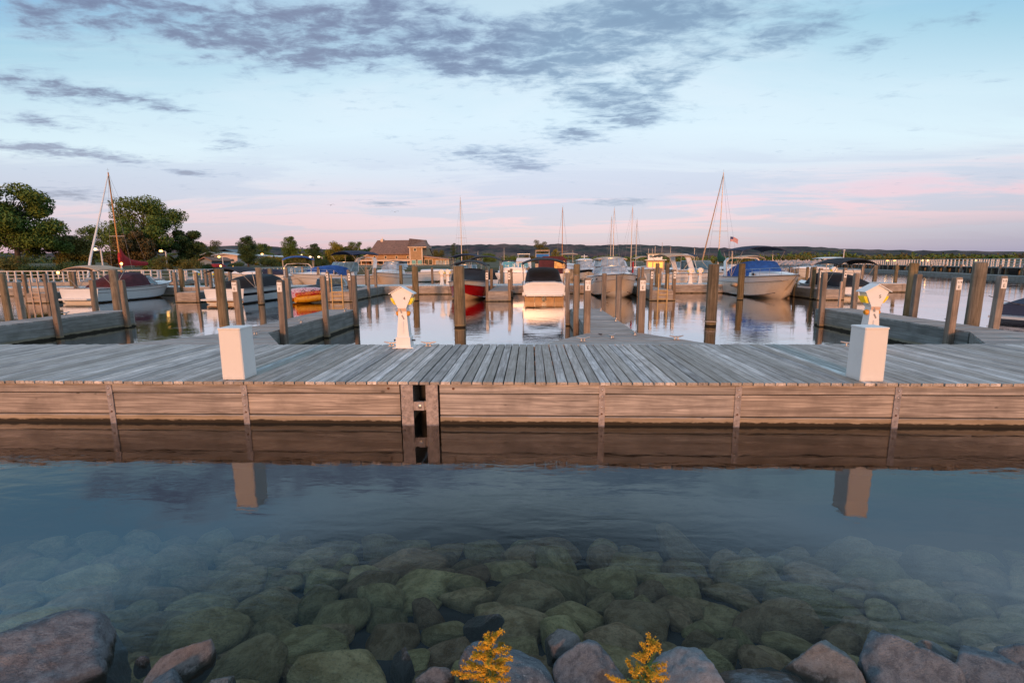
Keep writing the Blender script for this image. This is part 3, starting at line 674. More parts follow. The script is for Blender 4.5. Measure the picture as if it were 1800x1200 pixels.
pile(1724, 461, 13.2, 23, 'thickest round pile, between posts 114 and 115')
pile(454, 470, 26.5, 11, 'round pile in front of the black and white runabout')
pile(729, 468, 29.0, 11, 'round pile behind the head of pedestal 4')
pile(1014, 464, 28.0, 11, 'round pile behind the posts of the middle near pier')
pile(1305, 463, 28.7, 11, 'round pile in front of the blue covered cruiser')

# cleats on the piers
for x, y, rz, lab in [(atz(1018, 590, DZ).x, 9.9, .25, 'cleat on the left flare of the middle near pier'), (1.75, 10.3, .9, 'shiny cleat on the deck right of post 112'), (FC[1] - .12, 10.75, 1.2, 'cleat at the foot of post 113'),
        (3.05, 10.1, .1, 'cleat on the right flare of the middle near pier'), (FC[1] - .1, 13.4, 1.57, 'cleat halfway along the right edge of the middle near pier'), (FC[1] - .1, 16.3, 1.57, 'cleat near the right end of the middle near pier'),
        (FB[1] - .1, 10.9, 1.3, 'cleat on the pier edge left of post 111'), (FB[1] + .12, 10.2, .8, 'bright cleat on the flare left of post 111'), (FB[1] - .1, 13.2, 1.57, 'cleat halfway along the pier with sign 111'), (FB[1] - .1, 16.4, 1.57, 'cleat near the end of the pier with sign 111'),
        (FA[0] + .12, 15.5, 1.57, 'cleat near the far edge of the leftmost near pier'), (FD[1] - .1, 12.9, 1.57, 'cleat on the far edge of the pier behind pedestal 5'), (FD[0] + .1, 9.95, .9, 'cleat near the root of the pier behind pedestal 5, right of post 114')]:
    cleat(x, y, rz, lab)

# ladder rails on the end of the pier behind pedestal 5
def ladder(x, y, ztop, zend, wdt, label, mk='yladder', group=None, rungs=True):
    t_ = thing('dock_ladder', label, 'ladder', (x, y, 0), 0, group)
    for s_ in (-1, 1): MB().box(s_ * wdt / 2 - .03, s_ * wdt / 2 + .03, -.03, .03, zend, ztop).build('rail', MT[mk], t_)
    z = .10
    while z < .62: MB().box(-wdt / 2 + .032, wdt / 2 - .032, -.02, .02, z, z + .05).build('rung', MT[mk], t_); z += .24
    return t_
MT['yladder'] = mat('yellowish ladder wood', (.55, .38, .17), .7, var=.15)
MT['pladder'] = mat('pale ladder wood', (.50, .38, .30), .7, var=.15)
ladder((FD[0] + FD[1]) / 2 + .02, FY + .085, zt_(1462, 495, FY), -.6, .56, 'ladder with two pale rails on the end of the near pier behind pedestal 5', 'pladder', 'dock ladders')
# ropes
def rope(pts, r, label, mk='rope', sag=.1, name='mooring_line'):
    a, c = Vector(pts[0]), Vector(pts[1]); q = [a.lerp(c, k / 10) - Vector((0, 0, sag * 4 * (k / 10) * (1 - k / 10))) for k in range(11)]
    return tag(MB().path(q, r, 5).build(name, MT[mk], None, 60), label, 'rope')
a = at(1255, 464, 17.0)
b = MB(); b.path([(a.x + .205 * cos(k * pi / 10), 17 + .205 * sin(k * pi / 10), .17 + .006 * sin(k)) for k in range(21)], .016, 6)
tag(b.build('rope_ring', MT['rope'], None, 60), 'pale rope ring round the foot of the pile right of the middle pier', 'rope')
rope([(FC[0] - .02, 13.6, .5), (FC[0] + .18, 10.7, DZ + .03)], .014, 'dark rope drooping beside post 112', 'drope', .06)

# ================================================================== BOATS
class Hull:
    def __init__(s, L, B, fb, full=.5, rise=.25): s.L, s.B, s.fb, s.full, s.rise = L, B, fb, full, rise
    def w(s, t):
        k = s.full
        return s.B / 2 * (.93 + .07 * t / k) if t < k else max(.015, s.B / 2 * (1 - ((t - k) / (1 - k)) ** 2.3))
    def sh(s, t): return s.fb * (1 + s.rise * t ** 2.2)
    def y(s, t): return -s.L / 2 + s.L * t
    def half(s, t):
        w, sh = s.w(t), s.sh(t); u = max(0, (t - .45) / .55)
        wc = w * (.90 - .42 * u ** 1.6); zc = .06 + .42 * s.fb * u ** 2; kz = -.32 + (.42 * s.fb + .30) * max(0, (t - .62) / .38) ** 2.4
        kz = min(kz, zc - .01); pt = [(0, kz), (wc, zc)] + [(wc + (w - wc) * f ** (1 + .5 * u), zc + (sh - zc) * f) for f in (.50, .68, .985)] + [(w, sh)]
        rk = .16 * s.L * max(0, (t - .70) / .30) ** 1.5
        return [(x, s.y(t) - rk * (1 - max(0, (z - kz) / (sh - kz))), z) for x, z in pt]
    def ring(s, t):
        h = s.half(t); return [(-x, y, z) for x, y, z in h[::-1]] + h[1:]
TS = [0, .1, .2, .3, .4, .5, .58, .66, .74, .81, .87, .92, .96, .985, 1]
def arch_ring(wd, y, z0, h, n=11, pw=3.6):
    r = []
    for k in range(n):
        u = -1 + 2 * k / (n - 1); r.append((wd * u, y, z0 + h * max(0, 1 - abs(u) ** pw)))
    return r
def hull_parts(t_, H, cols):
    bot, side, stripe, upper = [MT[c] for c in cols]
    b = MB(); rings = [H.ring(t) for t in TS]; n = len(rings[0]); rows = [4, 3, 2, 1, 0, 0, 1, 2, 3, 4]
    b.v = [p for r in rings for p in r]
    for k in range(len(TS) - 1):
        for i in range(n - 1):
            b.f.append((k * n + i, k * n + i + 1, (k + 1) * n + i + 1, (k + 1) * n + i)); b.mi.append((0, 1, 2, 3, 3)[rows[i]])
    b.f.append(tuple(range(n))); b.mi.append(1)
    h = b.build('hull', [bot, side, stripe, upper], t_, 35)
    d = MB(); rr = []
    for t in TS:
        w, y, z = H.w(t) * .985, H.y(t), H.sh(t) - .012; rr.append([(-w, y, z), (-w * .5, y, z + .03), (0, y, z + .045), (w * .5, y, z + .03), (w, y, z)])
    d.loft(rr, closed=False); d.build('deck', MT['gel'], t_, 35)
    r = MB()
    for s_ in (-1, 1): r.path([(s_ * (H.w(t) + .012), H.y(t), H.sh(t) - .03) for t in TS], .026, 5)
    r.build('rub_rail', MT['rubrail'], t_, 60)
    for s_ in (-1, 1):
        r = MB(); r.path([(s_ * (q[0] + .006), q[1], q[2]) for q in (H.half(t)[3] for t in TS[:-2])], .014, 4); r.build('side_stripe', MT[cols[4] if len(cols) > 4 else 'rubrail'], t_)
        r = MB(); r.path([(s_ * (q[0] + .004), q[1], q[2] + .03) for q in (H.half(t)[1] for t in TS[:-4])], .022, 4); r.build('boot_stripe', MT['navyhull'], t_)
MT['teal'] = mat('teal glass', (.12, .36, .38), .1, var=.2)
MT['litwin'] = mat('lit cabin window', (1.0, .45, .08), .4, emit=.9, var=.3, scale=6)
MT['rubrail'] = mat('grey rub rail', (.16, .15, .15), .5)
def windshield(t_, H, tf, ta, h, base, rake=.9, wf=.80, gl='glass', name='windshield', nfront=3):
    yf, ya = H.y(tf), H.y(ta); wf_, wa = H.w(tf) * wf, H.w(ta) * wf
    def prof(z, f):
        q = [(-wa, ya), (-(wa + wf_) / 2 * 1.0, (ya + yf) / 2), (-wf_ * .72, yf - .12)]
        mid = [(wf_ * .72 * (-1 + 2 * k / nfront), yf + .06 * (1 - abs(-1 + 2 * k / nfront))) for k in range(1, nfront)]
        pts = q + mid + [(-x, y) for x, y in q[::-1]]
        return [(x * (1 - .16 * f), y - rake * h * f * (1 if y > ya + .05 else .25), z) for x, y in pts]
    lo, hi = prof(base, 0), prof(base + h, 1); fr = MB()
    fr.path(hi, .022, 5); fr.path(lo, .018, 5)
    for a, c in zip(lo, hi): fr.tube(a, c, .016, n=5)
    f = fr.build(name, MT['steel'], t_, 60)
    for k in range(len(lo) - 1): 
        b = MB(); b.add([lo[k], lo[k + 1], hi[k + 1], hi[k]], [(0, 1, 2, 3)]); b.build('pane', MT[gl], f)
    return hi
def motorboat(label, x, y, rz, L, B, fb, cols=('gel', 'gel', 'gel', 'gel'), group=None, cat='motorboat', name='motorboat', full=.5, rise=.25, pitch=0, **k):
    t_ = thing(name, label, cat, (x, y, 0), rz, group); H = Hull(L, B, fb, full, rise); hull_parts(t_, H, cols)
    t_.rotation_euler[0] = pitch
    if 'cabin' in k:
        t0, t1, h = k['cabin'][:3]; b = MB(); rr = []
        for q in range(9):
            t = t0 + (t1 - t0) * q / 8; u = q / 8; hh = h * (1 - .95 * u ** 2.4) ; hh = max(hh, .02); wd = H.w(t) * (.84 - .10 * u)
            z = H.sh(t) - .02; rr.append([(-wd, H.y(t), z), (-wd * .93, H.y(t), z + hh * .75), (-wd * .75, H.y(t), z + hh), (0, H.y(t), z + hh * 1.10 + .01), (wd * .75, H.y(t), z + hh), (wd * .93, H.y(t), z + hh * .75), (wd, H.y(t), z)])
        c = b.loft(rr).build('cabin_trunk', MT['gel'], t_, 40)
        if len(k['cabin']) > 3:
            for s_ in (-1, 1):
                for tt in k['cabin'][3]:
                    wd = H.w(tt) * .955; c2 = MB(); c2.ball((s_ * H.w(tt) * .80, H.y(tt), H.sh(tt) + h * .36), .17, 10, (.25, 1.4, .5)); c2.build('portlight', MT['dglass'], t_, 60)
    if 'ports' in k:
        for s_ in (-1, 1):
            for tt, fz, sx in k['ports']:
                MB().ball((s_ * (H.w(tt) * .965), H.y(tt), H.sh(tt) * fz), .10, 10, (.5, sx, .55)).build('portlight', MT['dglass'], t_, 60)
    if 'ws' in k:
        for q in (k['ws'] if isinstance(k['ws'], list) else [k['ws']]): windshield(t_, H, *q)
    if 'cover' in k:
        for mk, prof in (k['cover'] if isinstance(k['cover'], list) else [k['cover']]):
            b = MB(); rr = []
            for tt, h, wf in prof:
                rr.append([(H.w(tt) * wf * u, H.y(tt), H.sh(tt) - .03 + (h + .03) * f) for u, f in ((-1, 0), (-.97, .32), (-.90, .68), (-.80, .91), (-.64, .985), (-.3, 1.01), (0, 1.03), (.3, 1.01), (.64, .985), (.80, .91), (.90, .68), (.97, .32), (1, 0))])
            b.loft(rr).build('canvas_cover', MT[mk], t_, 30)
    if 'bimini' in k:
        mk, t0, t1, z, crown, wf = k['bimini']; wd = B / 2 * wf; ya, yb = H.y(t0), H.y(t1); b = MB(); up_, lo_ = [], []
        for q in range(7):
            u = q / 6; yy = ya + (yb - ya) * u; e = 1 - abs(2 * u - 1) ** 3
            up_.append(arch_ring(wd, yy, z - .13 + .10 * e, crown + .13, 11, 2.4)); lo_.append([(a * .985, c, d - .035) for a, c, d in up_[-1]])
        b.loft([u_ + l_[::-1] for u_, l_ in zip(up_, lo_)]); b.build('bimini_top', MT[mk], t_, 40)
        tm = (t0 + t1) / 2
        for s_ in (-1, 1):
            p = MB(); g = (s_ * H.w(tm) * .95, H.y(tm), H.sh(tm) - .02)
            for yy in (ya + .08, (ya + yb) / 2, yb - .08): p.tube(g, (s_ * wd * .97, yy, z - .10), .017, n=6)
            p.build('bimini_frame', MT['mast'], t_, 60)
    if 'hardtop' in k:
        t0, t1, z, wf, h = k['hardtop']; b = MB(); rr = []
        for q in range(7):
            u = q / 6; tt = t0 + (t1 - t0) * u; e = (1 - (2 * u - 1) ** 4); r = arch_ring(B / 2 * wf * (.86 + .14 * e), H.y(tt), z, h * (.3 + .7 * e), 11, 3)
            rr.append(r + [(a * .98, c, d - .05) for a, c, d in r[::-1]])
        b.loft(rr).build('hardtop', MT[k.get('topmat', 'gel')], t_, 40)
    if 'arch' in k:
        t0, h, lean = k['arch']; w_ = H.w(t0) * .95; yb = H.y(t0); b = MB()
        for s_ in (0,):
            pts = [(-w_, yb, fb), (-w_ * .93, yb - lean * .8, fb + h * .8), (-w_ * .75, yb - lean, fb + h), (0, yb - lean, fb + h * 1.04), (w_ * .75, yb - lean, fb + h), (w_ * .93, yb - lean * .8, fb + h * .8), (w_, yb, fb)]
            b.loft([[(px, py - .22, pz), (px, py + .22, pz), (px * .94, py + .22, pz - .06), (px * .94, py - .22, pz - .06)] for px, py, pz in pts])
        b.build('radar_arch', MT['gel'], t_, 40)
    if k.get('rail'):
        ta = k['rail']; b = MB(); tt = [ta + (.985 - ta) * q / 6 for q in range(7)]
        for s_ in (-1, 1):
            b.path([(s_ * H.w(q) * .88, H.y(q), H.sh(q) + (.42 if i else .02)) for i, q in enumerate(tt)], .015, 5)
            for q in tt[1:]: b.tube((s_ * H.w(q) * .88, H.y(q), H.sh(q)), (s_ * H.w(q) * .88, H.y(q), H.sh(q) + .42), .010, n=5)
        q = tt[-1]; b.tube((-H.w(q) * .88, H.y(q), H.sh(q) + .42), (H.w(q) * .88, H.y(q), H.sh(q) + .42), .014, n=5)
        b.build('bow_rail', MT['steel'], t_, 60)
    if k.get('platform'):
        w_ = H.w(0) * .92; zz = k['platform']; b = MB(); b.prism([(-w_, -L / 2 + .01, zz), (-w_ * .9, -L / 2 - .62, zz), (w_ * .9, -L / 2 - .62, zz), (w_, -L / 2 + .01, zz)], (0, 0, .09)); b.build('swim_platform', MT[k.get('platmat', 'gel')], t_)
    if k.get('drive'):
        b = MB(); b.box(-.16, .16, -L / 2 - .5, -L / 2, -.5, .12); b.box(-.09, .09, -L / 2 - .42, -L / 2 - .1, .12, .24); b.build('stern_drive', MT['blackhull'], t_)
    if k.get('fender'):
        tt, zz = k['fender']; s_ = k.get('fside', 1)
        MB().path([(s_ * (H.w(tt) + .09), H.y(tt) - .38, zz), (s_ * (H.w(tt) + .10), H.y(tt) - .30, zz), (s_ * (H.w(tt) + .10), H.y(tt) + .30, zz), (s_ * (H.w(tt) + .09), H.y(tt) + .38, zz)], [.05, .13, .13, .05], 10).build('fender', MT['tan'], t_, 50)
    if k.get('transom'):
        for zz, s_, mk in k['transom']:
            MB().box(-s_, s_, -L / 2 - .012, -L / 2 - .003, zz, zz + .07).build('transom_band', MT[mk], t_)
    if k.get('antenna'):
        hh = k['antenna']; MB().tube((B * .25, 0, fb), (B * .25, -.3, fb + hh), .012, .006, 5).build('antenna', MT['white'], t_)
    return t_, H
YO = 28.2
# first row, left to right ------------------------------------------------
g1 = 'boats in the slips across the fairway'
a = atz(165, 529, 0)
motorboat('white bowrider with maroon canvas and tan bimini at the far left', -27.2, 31.8, 0, 7.6, 2.6, .86, ('amber', 'gel', 'gel', 'gel'), g1,
    cover=('maroon', [(.20, .02, .9), (.24, .30, .9), (.40, .82, .88), (.50, .88, .86), (.57, .60, .82), (.60, .04, .8)]), ws=(.72, .56, .50, .98, .7, .84, 'glass'), bimini=('tan', .02, .30, 2.05, .12, .9), cabin=(.66, .96, .20), platform=.22)
motorboat('white runabout with black stripe, black canvas and black bimini', -17.4, 30.4, -.02, 7.2, 2.55, .88, ('gel', 'gel', 'blackhull', 'gel'), g1,
    cover=('black', [(.04, .05, .92), (.20, .30, .92), (.36, .60, .90), (.52, .70, .88), (.64, .48, .84), (.72, .04, .8)]), bimini=('black', .0, .34, 1.92, .12, .82), platform=.25, platmat='gel', cabin=(.70, .96, .16), drive=True, transom=[(.12, 1.1, 'amber')])
# towable tube
def towable(x, y, rz, label):
    t_ = thing('towable_tube', label, 'inflatable', (x, y, 0), rz, None)
    for s_ in (-1, 1):
        MB().path([(s_ * .62, -1.05, .24), (s_ * .66, -.5, .26), (s_ * .64, .3, .28), (s_ * .46, .95, .38), (s_ * .16, 1.28, .52)], [.17, .22, .22, .21, .18], 12).build('side_tube', MT['tubeyel'], t_, 60)
        MB().path([(s_ * .66, -1.0, .52), (s_ * .68, -.3, .54), (s_ * .62, .5, .58), (s_ * .40, 1.05, .68)], [.13, .16, .16, .13], 10).build('upper_tube', MT['tubered'], t_, 60)
        for yy in (-.6, 0, .5): MB().path([(s_ * .72, yy - .13, .70), (s_ * .74, yy, .77), (s_ * .72, yy + .13, .70)], .022, 6).build('handle', MT['black'], t_, 60)
    MB().loft([arch_ring(.60 * q, yy, .34 + dz, .52 * q, 9, 2.2) for yy, q, dz in ((-1.1, .75, 0), (-.8, .98, .02), (0, 1, .04), (.6, .88, .08), (1.05, .55, .16), (1.2, .3, .2))]).build('cover', MT['tubepink'], t_, 50)
    return t_
def splash(name, c1, c2, c3, sc):
    m, t, p = newmat(name); co = t.n.new('ShaderNodeTexCoord').outputs['Object']
    n1 = t.noise(co, sc, 2, .5, 1.5); n2 = t.noise(t.vm('ADD', co, (5, 3, 1)), sc * 1.4, 2, .5, 2)
    t.set(p.inputs['Base Color'], t.mix(t.sm(n2, .56, .60), t.mix(t.sm(n1, .50, .53), c1, c2), c3)); p.inputs['Roughness'].default_value = .35; return m
MT['tubeyel'] = splash('yellow tube fabric', (.80, .36, .015), (.80, .36, .015), (.66, .22, .01), 3)
MT['tubered'] = splash('flame print', (.55, .03, .012), (.70, .22, .02), (.30, .01, .01), 4)
MT['tubepink'] = splash('pink splash print', (.72, .46, .45), (.45, .10, .16), (.75, .60, .58), 9)
tt_ = towable(-13.25, 28.0, -.62, 'orange and yellow inflatable towable tube with pink splashed cover'); tt_.scale = (1, 1, 1)
motorboat('white and blue bowrider behind the inflatable tube', -13.25, 31.9, -.03, 6.2, 2.4, .80, ('gel', 'navyhull', 'gel', 'gel'), g1, ws=(.66, .45, .48, .80, .8, .88, 'glass'), platform=.2, cover=('black', [(.02, .02, .8), (.2, .12, .8), (.42, .12, .8), (.45, .02, .8)]))
motorboat('red and white bowrider with black cover and bow pointing out', -4.0, 31.1, pi, 6.2, 2.4, .98, ('tan', 'redhull', 'redhull', 'gel'), g1, rise=.30, full=.58,
    cover=('black', [(.05, .10, .9), (.2, .60, .92), (.42, .86, .92), (.60, .72, .90), (.66, .42, .86), (.80, .20, .80), (.90, .04, .7)]), ws=(.70, .52, .52, .80, .74, .85, 'vinyl'), bimini=('black', .10, .56, 2.18, .16, .96))
wb, HW = motorboat('white sport boat seen stern on with black cockpit cover and black bimini', .75, 31.2, 0, 6.8, 2.62, .96, ('amber', 'gel', 'gel', 'gel'), g1,
    cover=('black', [(.01, .06, .80), (.04, .22, .86), (.18, .58, .90), (.40, .92, .88), (.55, .90, .86), (.62, .05, .8)]), bimini=('black', .02, .42, 2.28, .14, .98), platform=.36, drive=False)
for s_ in (-.55, .58): MB().box(s_ - .02, s_ + .02, -3.46, -3.433, -.1, .33).build('trim_tab_hose', MT['blackhull'], wb)
MB().path([(0, -3.40, .16), (0, -3.44, .16)], .15, 12).build('drive_boot', MT['blackhull'], wb, 40)
MB().box(-1.12, 1.12, -3.43, -3.402, -.2, .36).build('lower_transom', MT['amber'], wb); MB().box(-1.25, 1.25, -3.47, -3.38, .36, .56).build('transom_moulding', MT['gel'], wb)
MB().loft([[(-q, -3.36, z), (q, -3.36, z), (q, -3.10, z + .06), (-q, -3.10, z + .06)] for q, z in ((1.12, .96), (1.05, 1.05), (.62, 1.12))]).build('sun_pad', MT['gel'], wb)
cr, _ = motorboat('big white cabin cruiser with vinyl windows, bow towards the middle pier', 5.5, 33.3, pi, 8.4, 2.8, 1.22, ('gel', 'cream', 'cream', 'gel'), g1, full=.60, rise=.28,
    cabin=(.42, .97, .30), ws=[(.62, .34, .50, 1.50, .70, .86, 'vinyl'), (.56, .30, .55, 1.94, .45, .84, 'vinyl', 'enclosure', 4)], hardtop=(.22, .52, 2.44, .80, .18), rail=.52, topmat='tan', ports=[(.55, .82, 1.2), (.72, .84, .8)])
MB().box(-1.05, -.98, 1.7, 2.0, 1.55, 2.25).build('pennant', MT['redc'], cr)
motorboat('white and cream cruiser with bright blue cockpit cover and dark bimini', 14.85, 31.7, pi, 8.2, 2.85, 1.22, ('cream', 'cream', 'cream', 'gel'), g1, full=.46, rise=.22,
    cabin=(.34, .95, .34, [.62]), cover=('blue', [(.10, .30, .92), (.20, .66, .9), (.34, .92, .88), (.46, .98, .86), (.53, .55, .84), (.57, .10, .8)]), bimini=('navy', .10, .50, 3.0, .14, .96), arch=(.16, 1.25, .5), rail=.45, platform=.3, fender=(.42, .72), fside=1, transom=[(.1, 1.1, 'blackhull')])
motorboat('white runabout with black cover and black bimini in the right slip', 18.9, 31.6, .0, 6.2, 2.3, .72, ('amber', 'gel', 'gel', 'gel'), g1,
    cover=('black', [(.02, .10, .92), (.1, .30, .92), (.3, .62, .9), (.5, .74, .88), (.60, .52, .86), (.70, .06, .8)]), bimini=('black', .06, .46, 2.12, .18, .95), platform=.25)
q = atz(1764, 563, .12)
motorboat('dark blue and white boat whose stern enters at the right edge', q.x + 3.9, q.y + 1.3, radians(-68), 6.2, 2.3, .62, ('gel', 'navyhull', 'navyhull', 'gel'), None, rise=.5, platform=.14, cover=('navy', [(.02, .05, .8), (.2, .22, .85), (.42, .38, .85), (.55, .28, .82), (.62, .03, .8)]))

# second row, behind the far walkway -----------------------------------------
g2 = 'boats beyond the far walkway'
def bk(px, wy, Y): return at(px, wy, Y).x
motorboat('white cruiser with blue bimini left of the blue covered cruiser', bk(528, 490, 43), 43, pi + .5, 8, 2.8, 1.1, group=g2, cabin=(.4, .95, .35), ws=(.60, .40, .6, 1.4, .8), bimini=('blue', .12, .46, 2.75, .16, .95), arch=(.2, 1.2, .5), rail=.5)
motorboat('white cruiser with royal blue foredeck cover and navy bimini', bk(588, 490, 42.5), 42.5, pi - .5, 8.6, 3.0, 1.2, group=g2, cabin=(.36, .96, .42, [.6]), cover=('blue', [(.38, .30, .8), (.42, .72, .84), (.52, .85, .82), (.66, .70, .78), (.76, .42, .7)]), ws=(.52, .30, .85, 1.55, .8, .84, 'glass'), bimini=('navy', .02, .40, 3.15, .20, .95), rail=.55, arch=(.1, 1.6, .4))
motorboat('white express cruiser with blue glass in front of the clubhouse', bk(690, 490, 46), 46, pi - .12, 7.6, 2.5, 1.2, ('cream', 'cream', 'cream', 'gel'), g2, full=.58, cabin=(.4, .97, .45), ws=[(.62, .36, .5, 1.7, .7, .86, 'vinyl'), (.56, .30, .5, 1.9, .5, .84, 'vinyl')], hardtop=(.2, .50, 2.36, .80, .16), topmat='black', rail=.55)
motorboat('dark topped boat behind the red bowrider', bk(815, 490, 43), 44, pi, 8, 2.8, 1.1, group=g2, cabin=(.4, .95, .3), ws=(.6, .4, .7, 1.4, .7), bimini=('navy', .1, .5, 2.85, .16, .98))
motorboat('white boat with black bimini behind the far pier right of the red bowrider', bk(855, 492, 41.5), 42.5, 0, 7, 2.6, .9, group=g2, bimini=('black', .04, .46, 2.55, .2, 1.05), cover=('black', [(.02, .1, .85), (.1, .4, .88), (.3, .6, .88), (.5, .7, .85), (.6, .1, .8)]), platform=.3)
motorboat('white fishing boat with high flat transom behind the far walkway', bk(899, 492, 41), 43.5, 0, 7.4, 2.75, 1.42, ('gel', 'gel', 'gel', 'gel'), g2, cabin=(.5, .95, .3), rail=.5)
mb, _ = motorboat('maroon canvas topped boat behind the stern on sport boat', bk(970, 490, 43), 45, 0, 8.5, 3.0, 1.3, group=g2, cabin=(.4, .95, .5))
b = MB(); b.loft([[(-1.2, y_, 1.3), (-1.15, y_, 2.5), (-.8, y_, 2.75), (.8, y_, 2.75), (1.15, y_, 2.5), (1.2, y_, 1.3)] for y_ in (-3.9, -.4)]); b.build('canvas_enclosure', MT['maroon'], mb)
b = MB(); b.box(.12, 1.0, -3.93, -3.905, 1.75, 2.35); b.build('vinyl_window', mat('amber lit vinyl', (.60, .30, .06), .3, var=.5, scale=8), mb)
b = MB(); b.box(-.9, -.3, -4.1, -3.92, 1.1, 1.75); b.build('green_locker', mat('green plastic', (.02, .24, .12), .5), mb)
motorboat('white cruiser with tan canvas and teal glass moored side on behind the far walkway', bk(1238, 490, 43), 43.2, -pi / 2 + .25, 9.4, 3.0, 1.25, ('cream', 'cream', 'gel', 'gel'), g2, cabin=(.45, .96, .42, [.62]), ws=(.58, .34, .75, 1.55, .8, .86, 'glass'), bimini=('tan', .04, .30, 2.75, .10, .95), arch=(.3, 1.6, .6), rail=.55, ports=[(.5, .75, 1.6)])
# farther boats -----------------------------------------------------------
g3 = 'boats in the far part of the marina'
motorboat('white cruiser with teal windshield left of the flybridge yacht', bk(893, 480, 62), 64, pi, 7, 2.4, 1.15, group=g3, full=.6, cabin=(.35, .95, .4), ws=(.62, .3, .9, 1.5, .8, .9, 'teal'), hardtop=(.16, .5, 2.45, .85, .15), topmat='black', rail=.5)

fb_, _ = motorboat('white flybridge yacht left of the maroon topped boat', bk(920, 478, 70), 73, pi, 9, 2.7, 1.25, group=g3, full=.6, cabin=(.3, .95, .4), rail=.45)
b = MB(); b.loft([[(-x, y0, z), (x, y0, z), (x, y1, z), (-x, y1, z)] for x, y0, y1, z in ((1.2, -3.5, 1.8, 1.25), (1.1, -3.5, 1.0, 2.35), (1.15, -3.5, 1.2, 2.4), (1.0, -3.2, .3, 2.95))]); b.build('deckhouse', MT['gel'], fb_)
windshield(fb_, Hull(9, 2.3, 1.25), .72, .45, .55, 1.65, .7, .95, 'teal'); MB().box(-.95, .95, -3, .1, 3.48, 3.56).build('flybridge_top', MT['gel'], fb_)
b = MB(); [b.tube((x, y_, 2.9), (x, y_, 3.5), .04) for x in (-.85, .85) for y_ in (-2.8, 0)]; b.build('flybridge_posts', MT['steel'], fb_)
tw, _ = motorboat('sport fishing boat with a tall tower and bright blue spray curtain', bk(954, 478, 66), 69, .0, 8, 2.5, 1.1, group=g3, cabin=(.4, .95, .4))
b = MB(); [b.tube((x * 1.0, y_, 1.1), (x * .95, y_ * .9, 3.85), .045, .04) for x in (-.95, .95) for y_ in (-2.0, .2)]; [b.tube((-.93, y_, z), (.93, y_, z), .035) for y_ in (-1.9, .1) for z in (2.9, 3.4, 3.8)]; b.build('tower', MT['mast'], tw)
MB().box(-.86, .86, -1.93, -1.88, 2.98, 3.38).build('spray_curtain', mat('bright blue canvas', (.01, .16, .50), .7), tw); MB().box(-1.02, 1.02, -2.2, .3, 2.12, 2.92).build('upper_enclosure', MT['black'], tw)
MB().box(-.98, .98, -2.1, .3, 3.82, 3.92).build('tower_top', MT['tan'], tw); MB().box(-1.0, 1.0, -2.3, 1.2, 1.1, 2.1).build('deckhouse', MT['tan'], tw)
c2, _ = motorboat('white cruiser with black bow stripe and small mast left of the big cruiser', bk(1034, 482, 58), 61, pi, 7.5, 2.5, 1.15, ('gel', 'gel', 'gel', 'blackhull'), g3, full=.6, cabin=(.4, .96, .4), ws=(.62, .3, .95, 1.5, .6, .9, 'vinyl'), hardtop=(.14, .50, 2.5, .88, .22), rail=.5)
b = MB(); b.tube((0, -1.5, 2.6), (0, -1.6, 3.2), .05); b.box(-.4, .4, -1.62, -1.5, 2.95, 3.02); b.build('radar_mast', MT['gel'], c2)
pt, _ = motorboat('pilothouse trawler lit warm orange between the masts', bk(1160, 482, 60), 63, -.2, 8, 2.8, 1.1, group=g3, cabin=(.5, .95, .4))
sa = MB().box(-1.05, 1.05, -3.4, .6, 1.1, 2.42).build('saloon', MT['tan'], pt)
for x in (-.62, 0, .62): MB().box(x - .24, x + .24, -3.44, -3.405, 1.5, 2.2).build('lit_window', MT['litwin'], sa)
ph = MB().box(-.85, .85, -2.0, .4, 2.5, 3.2).build('pilothouse', MT['gel'], pt); MB().box(-1.25, 1.25, -3.7, .9, 2.42, 2.5).build('boat_deck', MT['gel'], pt); MB().box(-1.0, 1.0, -2.2, .6, 3.2, 3.28).build('roof', MT['blackhull'], pt)
for x in (-.5, 0, .5): MB().box(x - .18, x + .18, -2.03, -2.005, 2.75, 3.08).build('window', MT['glass'], ph)
b = MB(); b.tube((0, -1, 3.2), (0, -1, 4.2), .04); b.tube((-.8, -1.5, 3.2), (-.8, -1.5, 3.9), .03); b.tube((.8, -1.5, 3.2), (.8, -1.6, 4.6), .025); b.build('antenna', MT['mast'], pt)
for i, (px, Y, rz, lab, kw) in enumerate([
    (1195, 56, pi - .5, 'white boat with dark canvas right of the trawler', dict(cabin=(.4, .95, .4), ws=(.6, .36, .8, 1.4), bimini=('navy', .05, .4, 2.9, .2, .95))),
    (1135, 62, pi, 'small white boat with orange lights right of the big cruiser', dict(cabin=(.4, .95, .5), bimini=('tan', .1, .5, 2.7, .2, .9))),
    (1000, 66, pi, 'pale boat behind the mast right of the stern on sport boat', dict(cabin=(.3, .95, .9), hardtop=(.2, .6, 3.3, .85, .2), topmat='tan')),
    (1300, 58, 0, 'boat with tan canvas behind the blue covered cruiser', dict(cabin=(.4, .95, .4), bimini=('tan', .1, .5, 2.6, .2, .9))),
    (1440, 60, pi / 2, 'white walkaround boat at the far right end of the far walkway', dict(cabin=(.45, .95, .35), ws=(.6, .4, .6, 1.2), hardtop=(.2, .55, 2.5, .85, .15))),
    (755, 60, -pi / 2, 'low white boat moored in front of the clubhouse wing', dict(cabin=(.4, .95, .3))),
    (455, 52, pi / 2, 'white boat with low cabin in front of the white railing', dict(cabin=(.4, .95, .35), cover=('navy', [(.05, .1, .9), (.2, .5, .9), (.38, .6, .88), (.42, .1, .86)])))]):
    motorboat(lab, bk(px, 480, Y), Y, rz, 8.5, 2.9, 1.15, group=g3, **kw)

